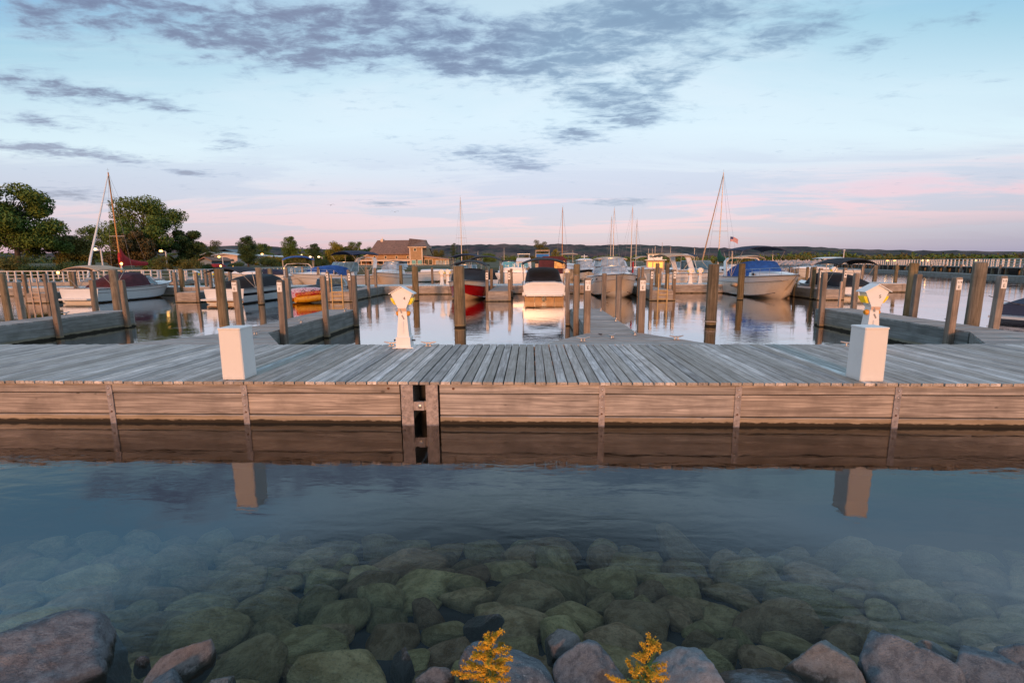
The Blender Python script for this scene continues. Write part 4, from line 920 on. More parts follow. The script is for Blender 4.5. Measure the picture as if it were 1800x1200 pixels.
# ------------------------------------------------------------------ sailboats
def sailboat(label, px, py_top, Y, L, sail=None, mastmat='mast', rz=0, furl=None, hull=('gel', 'gel', 'gel', 'gel'), group='sailboats with bare masts', bdir=-1, spread=.55):
    a = at(px, py_top, Y); top = a.z
    t_ = thing('sailboat', label, 'sailboat', (a.x, Y, 0), rz, group); H = Hull(L, L * .30, .95, .45, .25); hull_parts(t_, H, hull)
    b = MB(); b.loft([[(-x, y, z0), (-x * .85, y, z0 + h), (x * .85, y, z0 + h), (x, y, z0)] for x, y, z0, h in ((L * .10, -L * .22, .95, .45), (L * .10, .02 * L, .95, .42), (L * .06, L * .2, 1.0, .25), (L * .03, L * .27, 1.0, .05))]); b.build('cabin_trunk', MT['gel'], t_)
    MB().tube((0, 0, .9), (0, 0, top), .075 if top < 14 else .10, .045, 8).build('mast', MT[mastmat], t_, 60)
    bl = L * .42; zb = 2.35
    MB().tube((0, 0, zb), (0, -bl, zb - .05), .05).build('boom', MT['mast'], t_, 60)
    if sail:
        b = MB(); b.loft([[(.10 * cos(k * pi / 4) * q, y - .02, z + sin(k * pi / 4) * hh) for k in range(8)] for y, z, hh, q in ((.12, 2.75, .60, 1.), (-.15, 2.95, .85, 1.5), (-.5, 2.70, .50, 1.6), (-1.2, 2.50, .28, 1.5), (-bl * .7, 2.42, .22, 1.3), (-bl, 2.40, .17, 1.))]); b.build('sail_cover', MT[sail], t_, 60)
    w = MB(); zs = .9 + (top - .9) * spread
    MB().tube((-L * .085, 0, zs), (L * .085, 0, zs), .022, n=5).build('spreaders', MT['mast'], t_)
    for s_ in (-1, 1): w.path([(s_ * L * .13, -.1, .95), (s_ * L * .085, 0, zs), (0, 0, top - .2)], .010, 4)
    w.tube((0, 0, top - .05), (0, -L / 2 + .1, 1.0), .009, n=4)
    if not furl: w.tube((0, 0, top - .1), (0, L / 2 - .2, 1.2), .009, n=4)
    w.build('stays', MT['wire'], t_)
    if furl: MB().path([(0, .08, top - .3), (0, L * .17, top - (top - 1.2) * .36), (0, L * .40, top - (top - 1.2) * .82), (0, L / 2 - .25, 1.3)], [.035, .06, .095, .08], 8).build('furled_jib', MT[furl], t_, 60)
    b = MB(); b.tube((0, 0, top), (0, 0, top + .35), .008, n=4); b.tube((-.12, 0, top + .22), (.12, 0, top + .22), .006, n=4); b.build('wind_vane', MT['wire'], t_)
    return t_
sailboat('sailboat with varnished mast, red sail cover and white furled jib at the left', 190, 303, 41.6, 7.6, 'redc', 'varnish', pi + .05, 'gel', spread=.42)
sailboat('sailboat with green sail cover and pale furled jib behind the blue covered cruiser', 1272, 303, 60, 11, 'greenc', 'mast', 0.05, 'tan', spread=.42)
sailboat('sailboat whose tall thin mast rises behind the red bowrider', 809, 347, 90, 11, None, 'mast', .3, spread=.45)
sailboat('sailboat with reddish mast right of the flybridge yacht', 989, 364, 86, 10.5, None, 'varnish', .2, spread=.3)
sailboat('sailboat with the taller mast of the pair behind the big cruiser', 1080, 366, 88, 10.5, None, 'mast', .1, spread=.4)
sailboat('sailboat with the shorter thin mast of the pair behind the big cruiser', 1075, 381, 100, 10, None, 'mast', -.2, spread=.4)
sailboat('sailboat whose pale mast rises right of the big cruiser', 1112, 364, 84, 10.5, None, 'mast', .25, spread=.36)
sailboat('sailboat with the short mast close to the right of the pale mast', 1120, 386, 96, 10, None, 'mast', -.1, spread=.36)
for px, pt_, Y, lab in [(840, 442, 120, 'far sailboat mast against the trees right of the red bowrider'), (886, 436, 130, 'far sailboat mast left of the teal glass cruiser'), (1147, 437, 120, 'far sailboat mast left of the trawler'), (1179, 434, 125, 'far sailboat mast right of the trawler'), (1221, 436, 95, 'far sailboat with a leaning mast left of the green sail cover'),
        (1287, 438, 130, 'far sailboat mast right of the green sail cover'), (1007, 440, 140, 'far sailboat mast right of the reddish mast')]:
    sailboat(lab, px, pt_, Y, 8.5, group='sailboats far off in the marina')

# ================================================================== FAR WALKWAY AND ITS PIERS
YF = 34.9; XF0, XF1 = -70, at(1592, 517, YF).x
t_ = thing('far_walkway', 'long wooden walkway on the far side of the fairway with brown fascia', 'dock', (0, YF, 0))
b = MB(); x = XF0
while x < XF1 - .15: b.box(x, x + .138, 0, 3.1, .575, DZ + rnd.uniform(-.004, .004)); x += .146
b.build('planks', MT['deck'], t_, kind='stuff')
MB().box(XF0 + .1, XF1 - .2, .1, 3, -.4, .5).build('float', MT['float'], t_)
x = XF0
while x < XF1 - .1:
    e = min(x + 3.2, XF1)
    board(t_, x + .01, e - .01, .34, .572, .04, .045); board(t_, x + .01, e - .01, -.2, .335, .04, .036); x = e
MB().box(XF1 - .05, XF1, .05, 3.05, -.2, .57).build('end_board', MT['fascia'], t_)
FF = [at(67, 536, 28.2).x, at(330, 532, 28.2).x, at(598, 531, 28.2).x, at(876, 530, 28.2).x, at(1164, 528, 28.2).x, at(1460, 527, 28.2).x]
FN = ['left pier with a pale ladder', 'pier right of the bowrider', 'pier right of the inflatable tube', 'pier right of the red boat', 'pier right of the big cruiser', 'pier behind the numbered pedestal 5']
WF = 1.12; YE = 28.2
for fx, fn in zip(FF, FN):
    t_ = thing('far_finger_pier', 'far finger ' + fn, 'pier', (fx, YE, 0), 0, 'finger piers across the fairway'); h = WF / 2
    b = MB(); y = 0
    while y < YF - YE - .15: b.box(-h, h, y, y + .138, .575, DZ + rnd.uniform(-.004, .004)); y += .146
    b.build('planks', MT['fdeck'], t_, kind='stuff')
    MB().box(-h + .1, h - .1, .2, YF - YE, -.4, .5).build('float', MT['float'], t_)
    for z0, z1 in ((.34, .572), (-.2, .336)):
        for s_ in (-1, 1):
            for k in range(2): MB().box(-.025, .025, -1.6, 1.6, 0, z1 - z0).build('fascia_board', MT['fasciay'], t_, None, (s_ * (h + .0), 1.68 + 3.25 * k, z0))
        MB().box(-h - .03, h + .03, -.05, -.005, z0, z1).build('end_board', MT['fascia'], t_)
gF = 'square posts of the far finger piers'
def fpost(fi, s_, dy, ztop, label, sign=None): sq_post(FF[fi] + s_ * (WF / 2 + .10), YE + dy, ztop, label, sign, .17, gF, False)
for i, fn in enumerate(FN):
    for s_, sn in ((-1, 'left'), (1, 'right')):
        fpost(i, s_, .06, 1.78 + .04 * (i % 2), f'square post at the {sn} end corner of far {fn}')
        fpost(i, s_, 3.3, 1.86, f'square post halfway along the {sn} side of far {fn}')
ladder(FF[0] + .05, YE - .09, 1.55, -.5, .46, 'pale wooden ladder on the end of the far left pier', 'pladder', 'dock ladders')
ladder(FF[2] - .1, YE - .09, 1.62, -.5, .62, 'yellowish ladder on the far pier right of the inflatable tube', 'yladder', 'dock ladders')
ladder(FF[4] - .02, YE - .09, 1.55, -.5, .52, 'yellow ladder on the far pier right of the big cruiser', 'yladder', 'dock ladders')
for px, py, Y, wpx, lab in [(644, 469, 36, 7, 'round pile on the far walkway left of pedestal 4'), (317, 472, 35, 8, 'round pile on the far walkway beside the pier between the left white boats'), (1156, 463, 33.5, 7, 'left round pile behind the yellow ladder'), (1174, 463, 33.5, 7, 'right round pile behind the yellow ladder'),
        (1401, 471, 31, 6, 'greenish round pile off the bow of the blue covered cruiser'), (1420, 469, 41, 5, 'round pile beyond the walkway right of the blue covered cruiser'), (1394, 471, 44, 5, 'round pile beyond the far walkway near the blue cruiser bow'), (1432, 469, 29, 7, 'round pile left of the far pier behind pedestal 5'),
        (1540, 466, 40, 7, 'round pile beyond the right end of the far walkway'), (1577, 466, 38.5, 6, 'last round pile at the right end of the far walkway'), (474, 472, 38, 8, 'round pile beyond the far walkway right of the black runabout'), (882, 466, 39, 6, 'round pile beyond the far walkway right of the red bowrider'), (704, 466, 39, 6, 'round pile beyond the far walkway in front of the clubhouse cruiser'),
        (240, 478, 36, 7, 'round pile on the far walkway beside the white bowrider'), (123, 478, 37, 7, 'round pile on the far walkway behind the tan bimini')]:
    pile(px, py, Y, wpx, lab, 0, 'round piles beyond the fairway')
for px, Y, top, lab in [(660, 33.4, 1.95, 'square post on the near edge of the far walkway left of pedestal 4'), (1129, 33.6, 1.9, 'square post between the big cruiser and the yellow ladder'), (362, 35.2, 1.9, 'square post at the far walkway left of the black runabout'), (560, 40, 2.0, 'square post beyond the walkway in front of the blue covered cruiser'), (533, 40, 2.0, 'square post beyond the walkway below the blue bimini'), (505, 40, 1.95, 'square post beyond the walkway left of the blue bimini boat'),
        (1515, 40, 1.9, 'square post beyond the far walkway behind pedestal 5'), (1350, 44, 1.9, 'square post beyond the blue covered cruiser'), (760, 41, 1.9, 'square post beyond the far walkway right of pedestal 4'), (930, 40, 1.9, 'square post beyond the walkway left of the maroon canvas boat')]:
    sq_post(at(px, 490, Y).x, Y, top, lab, None, .17, 'square posts along the far walkway', False)
# pedestals on the far walkway
for px, Y, lab in [(777, 36.2, 'left of two white pedestals left of the red bowrider'), (787.5, 36.6, 'right of two white pedestals left of the red bowrider'), (996, 36.0, 'white pedestal on the far walkway right of the stern on sport boat'), (1213, 36.2, 'left of two white pedestals right of the yellow ladder'), (1230, 36.2, 'right of two white pedestals right of the yellow ladder'), (346, 36.2, 'white pedestal on the far walkway left of the black runabout'), (1464, 36.2, 'white pedestal on the far walkway behind pedestal 5'), (372, 36.6, 'white pedestal hidden in part by the thick pile behind the left box post')]:
    dup(ped4, None, (at(px, 490, Y).x, Y, DZ + .004), 0, lab)
# far signs (each on its post)
for i in (2, 3, 4, 5):
    for s_, sn in ((-1, 'left'), (1, 'right')):
        for o in list(COL.objects):
            if o.name.startswith('square_post') and o.get('label') == f'square post at the {sn} end corner of far {FN[i]}':
                pl = MB().box(-.068, .068, -.097, -.088, 1.28, 1.68).build('sign_plate', MT['sign'], o)
                for zz in (1.57, 1.41): MB().box(-.03, .03, -.1, -.0975, zz - .04, zz + .04).build('lettering', MT['ink'], pl)
# mooring lines of the front boats
rope([(FF[3] + .6, 30.2, .6), (-.55, 28.2, .75)], .016, 'pale mooring line from the far pier to the stern on sport boat', sag=.16)
rope([(2.1, 28.3, .75), (3.0, 30.5, .5)], .016, 'pale mooring line on the right of the stern on sport boat', sag=.1)
a = at(1401, 520, 31); rope([(13.6, 27.4, 1.3), (a.x, 31, .9)], .018, 'mooring line from the bow of the blue covered cruiser', sag=.12)
rope([(a.x, 31, .9), (FF[5] - .6, 30.5, .62)], .018, 'slack mooring line between the greenish pile and the far pier', sag=.2)
a = at(1724, 524, 13.2); rope([(a.x + .2, 13.2, 1.28), (q.x + .9, q.y, .60)], .010, 'thin dark line from the thickest round pile to the boat at the right edge', 'drope', .03)

# ================================================================== LAND
def grid_land(name, fn, x0, x1, nx, y0, y1, ny, mat_, kind='structure'):
    b = MB(); b.loft([[(x0 + (x1 - x0) * i / nx, y0 + (y1 - y0) * j / ny, fn(x0 + (x1 - x0) * i / nx, y0 + (y1 - y0) * j / ny)) for i in range(nx + 1)] for j in range(ny + 1)], closed=False)
    return b.build(name, mat_, kind=kind, smooth=60)
m, t, p = newmat('park grass'); co = t.n.new('ShaderNodeTexCoord').outputs['Object']
t.set(p.inputs['Base Color'], t.mix(t.sm(t.noise(co, .35, 6, .7), .35, .65), (.035, .05, .014), (.085, .075, .03))); p.inputs['Roughness'].default_value = .95; MT['grass'] = m
def shore_y(x): return 56 + max(0, x + 40) * .50 + max(0, x + 10) * .35        # the shoreline recedes to the right
def land(x, y):
    d = y - shore_y(x); return -1.5 + min(3.0, max(0, d + 3) * .42) + max(0, d - 8) * .012 + .25 * noise.noise((x * .08, y * .08, 0))
grid_land('park_ground', land, -260, 40, 100, 48, 330, 90, MT['grass'])
# ------------------------------------------------------------------ hills
m, t, p = newmat('forest hills'); gp = t.n.new('ShaderNodeNewGeometry').outputs['Position']
n1 = t.noise(t.vm('MULTIPLY', gp, (1, .35, 1.6)), .020, 8, .75); n2 = t.noise(gp, .006, 4, .6)
col = t.ramp(n1, [(.36, (.026, .040, .044)), (.45, (.07, .088, .082)), (.52, (.125, .115, .105)), (.60, (.21, .145, .13)), (.70, (.12, .13, .085))])
t.set(p.inputs['Base Color'], t.mix(t.m('MULTIPLY', t.sm(n2, .45, .62), .5), col, (.085, .055, .068))); p.inputs['Roughness'].default_value = 1; p.inputs['Specular IOR Level'].default_value = 0
t.set(p.inputs['Normal'], t.bump(n1, 1., 9)); MT['hill'] = m
def ridge(name, prof, Y, depth, seed, amp):
    pts = sorted((at(px, py, Y).x, at(px, py, Y).z) for px, py in prof); X0, X1 = pts[0][0], pts[-1][0]; b = MB(); n = 420; rows = []
    def top(x):
        for (xa, za), (xb, zb) in zip(pts, pts[1:]):
            if xa <= x <= xb: u = (x - xa) / (xb - xa); u = u * u * (3 - 2 * u); return za + (zb - za) * u
        return pts[-1][1]
    for j in range(15):
        u = j / 14; r = []
        for i in range(n + 1):
            x = X0 + (X1 - X0) * i / n; hgt = top(x); prf = sin(min(1, u / .72) * pi / 2) ** .8 if u < .72 else 1 - .3 * (u - .72) / .28
            z = -1 + (hgt + 1) * prf
            z += amp * (noise.fractal(Vector((x * .02, j * 1.7 + seed, seed)), 1, 2, 4) * .8 + noise.noise(Vector((x * .11, j * 3.1, seed))) * .9) * min(1, u * 3)
            r.append((x * (1 + .25 * (u - .72)), Y + depth * (u - .72), z))
        rows.append(r)
    b.loft(rows, closed=False); o = b.build(name, MT['hill'], kind='structure', smooth=80); return o
ridge('hills', [(-500, 446), (100, 446), (330, 443), (380, 437), (430, 434), (470, 433), (510, 436), (560, 440), (640, 441), (720, 438), (760, 434), (830, 432), (900, 431), (940, 433), (975, 431), (1005, 431), (1030, 434), (1060, 432), (1110, 432), (1160, 434), (1200, 436), (1250, 438), (1290, 439), (1330, 436), (1365, 434.5), (1400, 437), (1460, 440), (1500, 441), (1560, 443), (1620, 442), (1660, 443), (1740, 445), (1800, 447), (2300, 449)], 1500, 900, 3, 3.6)
ridge('far_hills', [(-400, 448), (200, 444), (340, 439), (400, 435.5), (470, 434), (530, 437), (620, 440), (760, 437), (900, 437), (1100, 441)], 2400, 300, 9, 2.5)
for i, (px, py, lab) in enumerate([(910, 441, 'leftmost white house high on the wooded hill'), (922, 438, 'second white house on the wooded hill from the left'), (1010, 433, 'white house on the hill crest right of the reddish mast'), (1016, 437, 'white house below the hill crest right of the reddish mast'), (994, 435, 'white house on the hill just right of the reddish mast'), (1060, 434, 'small pale house on the hill above the big cruiser')]):
    Y = 1330; a = at(px, py, Y); t_ = thing('hillside_house', lab, 'house', (a.x, Y, a.z - 5), rnd.uniform(-.5, .5), 'houses on the wooded hill')
    MB().box(-6, 6, -4, 4, -6, 5).build('wall', MT['white'], t_); MB().prism([(-6.6, -4.6, 5), (6.6, -4.6, 5), (6.6, 0, 8.5), (-6.6, 0, 8.5)], (0, .4, .1)).build('roof', MT['rubrail'], t_)

# ------------------------------------------------------------------ trees
def leafmat(name, c1, c2, c3):
    m, t, p = newmat(name); oi = t.n.new('ShaderNodeObjectInfo').outputs['Random']; gp = t.n.new('ShaderNodeTexCoord').outputs['Object']
    n1 = t.noise(gp, .9, 3, .6); n2 = t.noise(gp, 7, 2, .6)
    c = t.mix(t.sm(n1, .35, .65), c1, c2); c = t.mix(t.m('MULTIPLY', t.sm(n2, .5, .7), .5), c, c3)
    t.set(p.inputs['Base Color'], c); p.inputs['Roughness'].default_value = .7; p.inputs['Specular IOR Level'].default_value = .2; return m
LM = {'green': leafmat('green leaves', (.06, .10, .02), (.12, .18, .034), (.17, .22, .05)), 'dark': leafmat('dark green leaves', (.032, .062, .022), (.065, .105, .032), (.10, .135, .045)),
      'olive': leafmat('olive leaves', (.085, .09, .02), (.15, .14, .035), (.20, .17, .05)), 'yellow': leafmat('yellowing leaves', (.14, .14, .02), (.27, .23, .03), (.36, .27, .04)), 'brown': leafmat('browning leaves', (.07, .06, .025), (.125, .095, .038), (.16, .10, .045))}
def leaf_cloud(b, r, c, rad, n, ls, flat=.7):
    for _ in range(n):
        d = Vector((r.gauss(0, 1), r.gauss(0, 1), r.gauss(0, 1))).normalized(); q = r.random() ** .45
        p_ = Vector(c) + Vector((d.x * rad, d.y * rad, d.z * rad * flat)) * q
        nrm_ = (d * .6 + Vector((r.gauss(0, .6), r.gauss(0, .6), r.gauss(.3, .6)))).normalized(); e = nrm_.orthogonal().normalized(); f_ = nrm_.cross(e); a = r.uniform(0, 6.28)
        e, f_ = e * cos(a) + f_ * sin(a), f_ * cos(a) - e * sin(a); s_ = ls * r.uniform(.6, 1.3)
        b.add([p_ - e * s_, p_ + f_ * s_ * .55 - e * s_ * .1, p_ + e * s_, p_ - f_ * s_ * .55 + e * s_ * .1], [(0, 1, 2, 3)])
def fast_mesh(b, name, mat_):
    me = bpy.data.meshes.new(name); me.from_pydata(b.v, [], b.f); me.materials.append(mat_); return me
def tree(label, px, py_top, py_base, Y, wpx, leaf='green', seed=1, nl=2600, shape='round', lobes=13, trunkf=.35, name='tree', group='trees along the shore', ls=None, gz=None):
    a = at(px, py_top, Y); base = at(px, py_base, Y); dep = (a - Vector((0, 0, EYE))).dot(fw); wd = wpx * dep / F_PX * .5
    z0 = land(a.x, Y) if gz is None else gz; H_ = a.z - z0; r = random.Random(seed)
    t_ = thing(name, label, 'tree' if name == 'tree' else 'shrub', (a.x, Y, z0), 0, group)
    tr_ = MB(); cr_ = MB(); tr = .018 * H_ + .06
    tr_.path([(0, 0, -.3), (r.uniform(-.1, .1), 0, H_ * .25), (r.uniform(-.3, .3), r.uniform(-.2, .2), H_ * .55), (r.uniform(-.3, .3), 0, H_ * .85)], [tr * 1.25, tr, tr * .6, tr * .15], 8)
    zb = H_ * (trunkf * .7 if name == 'tree' else .02); ls = ls or wd * .042
    lobes = max(lobes, 17); leaf_cloud(cr_, r, (0, 0, zb + (H_ - zb) * .45), wd * .55, int(nl * .8) if nl < 8000 else int(nl * .22), ls, (H_ - zb) * .36 / (wd * .55))
    for i in range(lobes):
        if shape == 'cone':
            u = (i + .5) / lobes; z = zb + (H_ - zb) * u; rr = wd * (1.02 - u) ** .75 * .62; an = i * 2.4; c = (cos(an) * wd * (1 - u) * .42, sin(an) * wd * (1 - u) * .42, z); rad = max(rr * .75, wd * .16)
        elif shape == 'oval':
            u = (i + .5) / lobes; z = zb + (H_ - zb) * (.08 + .88 * u); k_ = sin(pi * (.12 + .80 * u)) ** .8; an = i * 2.4 + r.uniform(-.4, .4); c = (cos(an) * wd * k_ * .52, sin(an) * wd * k_ * .52, z); rad = wd * (.36 + .16 * r.random()) * (.5 + .5 * k_)
        else:
            u = r.random(); an = i * 2.4 + r.uniform(-.3, .3); z = zb + (H_ - zb) * (.12 + .80 * u); k_ = sqrt(max(.08, 1 - ((z - (zb + (H_ - zb) * .42)) / ((H_ - zb) * .60)) ** 2)); q_ = (.40 + .42 * r.random()) * k_
            c = (cos(an) * wd * q_, sin(an) * wd * q_, z); rad = wd * r.uniform(.22, .35) * (13 / max(13, lobes)) ** (.26 if nl < 8000 else .14) * (1.25 if nl < 8000 else 1)
        leaf_cloud(cr_, r, c, rad, int(nl * 2.9 / lobes), ls)
        st_ = Vector((0, 0, max(.2, min(c[2] * .75, H_ * .6)))); tr_.path([st_, st_.lerp(Vector(c), .5) + Vector((0, 0, .05 * H_)), Vector(c)], [tr * .4, tr * .25, tr * .06], 5)
    tr_.build('trunk', MT['trunk'], t_); obj('crown', fast_mesh(cr_, 'crown', LM[leaf]), t_, kind=None)
    return t_
tree('big dark broadleaf tree at the left edge', 8, 318, 470, 66, 172, 'green', 2, 13000, 'round', 46, .16, ls=.18)
tree('tall spreading tree behind the red sail cover', 245, 350, 470, 104, 150, 'green', 5, 9000, 'round', 38, .22, ls=.22)
tree('small tree left of the varnished mast', 155, 398, 470, 106, 62, 'green', 6, 2200, 'round', 10, .2)
tree('low bushy olive tree right of the big left tree', 118, 415, 468, 72, 82, 'olive', 7, 3500, 'round', 14, .1)
tree('dark rounded tree right of the tall spreading tree', 328, 405, 466, 108, 66, 'dark', 8, 4200, 'round', 14, .1)
tree('brownish thicket tree below the tall spreading tree', 232, 408, 470, 98, 90, 'brown', 9, 3600, 'round', 14, .05)
tree('thin yellowish tree left of the low white buildings', 370, 422, 463, 105, 42, 'olive', 10, 1000, 'round', 9, .3)
tree('dark oval tree in front of the low white buildings', 432, 415, 462, 92, 42, 'dark', 11, 3800, 'oval', 13, .08)
tree('round green tree right of the dark oval tree', 461, 428, 462, 120, 34, 'green', 12, 1800, 'round', 10, .15)
tree('green conical tree near the middle of the shore trees', 508, 415, 462, 100, 36, 'green', 13, 3200, 'oval', 13, .1)
tree('dark tree left of the yellowing trees', 551, 428, 464, 100, 32, 'dark', 14, 2400, 'oval', 11, .08)
tree('yellowing loose tree left of the clubhouse', 590, 421, 464, 104, 46, 'yellow', 15, 2400, 'round', 13, .12)
tree('yellow green tree beside the clubhouse roof', 612, 432, 464, 108, 40, 'olive', 16, 2400, 'round', 12, .08)
tree('dark green tree behind the left end of the clubhouse', 625, 424, 464, 122, 34, 'green', 17, 2000, 'round', 10, .1)
tree('low green tree touching the clubhouse', 645, 434, 464, 128, 30, 'green', 18, 1400, 'round', 9, .1)
tree('yellow shrub row tree left of the dark tree', 480, 450, 464, 88, 40, 'yellow', 19, 1600, 'round', 9, .02)
tree('yellowish shrub tree in front of the conical tree', 528, 448, 466, 90, 46, 'olive', 20, 1600, 'round', 9, .02)
for i, (px, pt_, Y, wpx, lf, lab) in enumerate([(770, 436, 150, 34, 'olive', 'olive tree right of the clubhouse tower'), (797, 426, 150, 19, 'dark', 'dark narrow tree left of the tall thin mast'), (825, 441, 160, 44, 'olive', 'olive tree behind the tall thin mast'), (858, 446, 170, 40, 'green', 'green tree right of the tall thin mast'), (948, 420, 170, 34, 'olive', 'tall loose tree behind the tower boat'), (977, 437, 170, 22, 'yellow', 'yellow green tree right of the tower boat'), (930, 450, 180, 30, 'brown', 'brownish tree behind the flybridge yacht'), (895, 449, 185, 36, 'green', 'low green tree behind the teal glass cruiser')]):
    tree(lab, px, pt_, 463, Y, wpx, lf, 40 + i, 1500, 'oval' if wpx < 24 else 'round', 10, .12, gz=.8, group='trees on the far shore')
# shrubs
for i, (px, pt_, Y, wpx, lf, lab) in enumerate([(283, 451, 62, 40, 'olive', 'olive shrub under the lit lamp'), (330, 452, 64, 44, 'olive', 'wide olive shrub right of the lit lamp'), (255, 458, 62, 30, 'green', 'green shrub right of the red sail cover'), (360, 462, 68, 30, 'dark', 'dark shrub left of the pink lit boat shed'), (470, 455, 84, 44, 'dark', 'dark shrub left of the blue bimini'), (415, 462, 72, 34, 'dark', 'dark low shrub below the dark oval tree'), (20, 452, 58, 60, 'olive', 'yellow green shrub below the big left tree'), (65, 462, 58, 60, 'dark', 'dark clipped shrub below the big left tree'), (130, 463, 60, 70, 'dark', 'dark hedge like shrub left of the furled jib'), (560, 455, 88, 40, 'dark', 'dark shrub above the royal blue cover')]):
    tree(lab, px, pt_, 470, Y, wpx, lf, 80 + i, 1100, 'round', 9, .02, 'shrub', 'shrubs along the park shore')
# distant tree belts
def belt(name, x0, x1, Y0_, Y1_, h0, h1, n, lf, seed, ls, z0=.3):
    r = random.Random(seed); b = MB()
    for _ in range(n):
        x = r.uniform(x0, x1); y = r.uniform(Y0_, Y1_); hh = r.uniform(h0, h1) * (.7 + .5 * noise.noise((x * .03, y * .01, seed)))
        leaf_cloud(b, r, (x, y, z0 + hh * .5), hh * .5, 40, ls, 1.)
    return obj(name, fast_mesh(b, name, LM[lf]), None, kind='stuff')
belt('tree_belt', -150, 420, 430, 520, 7, 13, 420, 'green', 3, 1.3); belt('tree_belt', -160, 300, 330, 400, 5, 9, 300, 'olive', 4, 1.0); belt('tree_belt', 120, 700, 520, 640, 7, 12, 320, 'brown', 5, 1.5); belt('tree_belt', -95, -38, 118, 150, 3.2, 6.0, 150, 'green', 7, .45, 1.6); belt('tree_belt', -90, -36, 108, 122, 2.0, 4.2, 120, 'olive', 8, .40, 1.6); belt('tree_belt', -80, -40, 104, 112, 1.6, 3.4, 50, 'yellow', 9, .36, 1.6); belt('tree_belt', -420, -150, 260, 420, 8, 16, 260, 'dark', 6, 1.2)
for o in list(COL.objects):
    if o.name.startswith('tree_belt'):
        near = o.data.vertices[0].co.y < 200; o['label'] = 'band of low trees behind the park buildings left of the clubhouse' if near else 'distant belt of mixed trees below the wooded hills'; o['category'] = 'trees'; o['group'] = 'low tree bands behind the park' if near else 'distant tree belts'
far = grid_land('far_shore', lambda x, y: -.8 + min(1.6, max(0, y - 296) * .3) + .01 * max(0, y - 320), 30, 900, 20, 290, 900, 40, MT['grass'])
# shore rocks of the park
rk = MB(); r = random.Random(3)
RKM = [boulder(300 + i, 2, 9, 9, .05, 1.6, RM['tan'], 'shore_stone') for i in range(5)]
k = 0
for i in range(58):
    x = -112 + i * 1.9 + r.uniform(-.5, .5); Y = shore_y(x) - 1.0 + r.uniform(-.5, .8)
    o = obj('shore_stone', RKM[i % 5], None, (x, Y, .1 + r.uniform(0, .5))); s_ = r.uniform(.35, .8); o.scale = (s_ * 1.4, s_, s_ * .7); o.rotation_euler = (0, 0, r.uniform(0, 6)); tag(o, 'tan boulder in the stone edging of the park shore', 'rock', 'edging boulders of the park shore')

# ================================================================== SHORE WALKWAY WITH WHITE RAILING
MT['lamp'] = mat('lit lamp', (1.0, .50, .12), .5, emit=7, var=0)
MT['lampw'] = mat('pale lit lamp', (1.0, .72, .38), .5, emit=3.5, var=0)
MT['rail'] = mat('white railing paint', (.62, .58, .56), .5, var=.05)  # white dimmed in its colour for the railing's shaded look
MT['conc'] = mat('grey walkway edge', (.22, .20, .18), .8, var=.25, scale=3)
def cached_box(key, dims, mk, C_={}):
    if (key, dims) not in C_: C_[(key, dims)] = MB().box(*dims).mesh(key, MT[mk])
    return C_[(key, dims)]
def railing(t_, a, c, z0, h, step, off, kick=0):        # posts one by one, rails as long bars, in the thing's own frame (x along)
    L = (Vector(c) - Vector(a)).length; n = int(L / step)
    for i in range(n + 1):
        o = obj('rail_post', cached_box('rail_post', (-.055, .055, -.055, .055, 0, h), 'rail'), t_, (i * step, off, z0))
    for zz, w in ((h, .045), (h * .66, .022), (h * .33, .022)): obj('rail', MB().box(0, n * step, -w, w, 0, w * 1.3).mesh('rail', MT['rail']), t_, (0, off, z0 + zz))
def walkway(a, c, label, z0=.70, wdt=2.4, h=1.02, step=1.5, name='shore_walkway', rails=(0, 1), under=True):
    a, c = Vector(a), Vector(c); d = c - a; t_ = thing(name, label, 'walkway', (a.x, a.y, 0), atan2(d.y, d.x), None); L = d.length
    MB().box(0, L, 0, wdt, z0 - .14, z0).build('deck', MT['conc'], t_); MB().box(0, L, -.05, -.002, z0 - .34, z0 - .03).build('fascia_beam', MT['fascia'], t_)
    k = 0
    while k < L:
        for yy in (.15, wdt - .15): obj('support_pile', cached_box('support_pile', (-.13, .13, -.13, .13, -2.5, z0 - .14), 'pile'), t_, (k, yy, 0))
        k += 3.2
    if 0 in rails: railing(t_, a, c, z0, h, step, .06)
    if 1 in rails: railing(t_, a, c, z0, h, step, wdt - .06)
    return t_
walkway((-78, 43.0), (-34.6, 45.6), 'white railed shore walkway behind the left boats')
walkway((-34.2, 45.6), (-38.0, 74), 'white railed shore walkway running back towards the low white buildings')
walkway((-37.5, 76), (-24.5, 96), 'white railed walkway in front of the clubhouse trees')
walkway((-24, 97), (-9, 101), 'white railed walkway right of the clubhouse deck')

# ------------------------------------------------------------------ breakwater at the right
bd = Vector((.33, .944)).normalized(); bp = Vector((53.0, 55.0))
def bw(s_, off=0): return (bp.x + bd.x * s_ + bd.y * off, bp.y + bd.y * s_ - bd.x * off)
t_ = walkway(bw(-26, 6.0), bw(120, 6.0), 'long raised breakwater walkway with white railings at the right', 1.30, 3.0, .98, 1.25, 'breakwater_walkway')
a, c = Vector(bw(-26, 2.6)), Vector(bw(118, 2.6)); d = c - a
t2 = thing('breakwater_dock', 'low grey floating dock along the foot of the breakwater', 'dock', (a.x, a.y, 0), atan2(d.y, d.x))
MB().box(0, d.length, 0, 1.9, -.3, .36).build('deck', MT['fdeck'], t2); 
for k in range(29): obj('dock_pile', cached_box('dock_pile', (-.11, .11, -.11, .11, -2, 1.55), 'post'), t2, (k * 5 + .8, -.13, 0))
t3 = thing('breakwater_wall', 'dark timber wall under the breakwater walkway', 'wall', (0, 0, 0))
p0, p1 = bw(-26, 7.2), bw(122, 7.2); b = MB(); nx, ny = bd.y * .6, -bd.x * .6
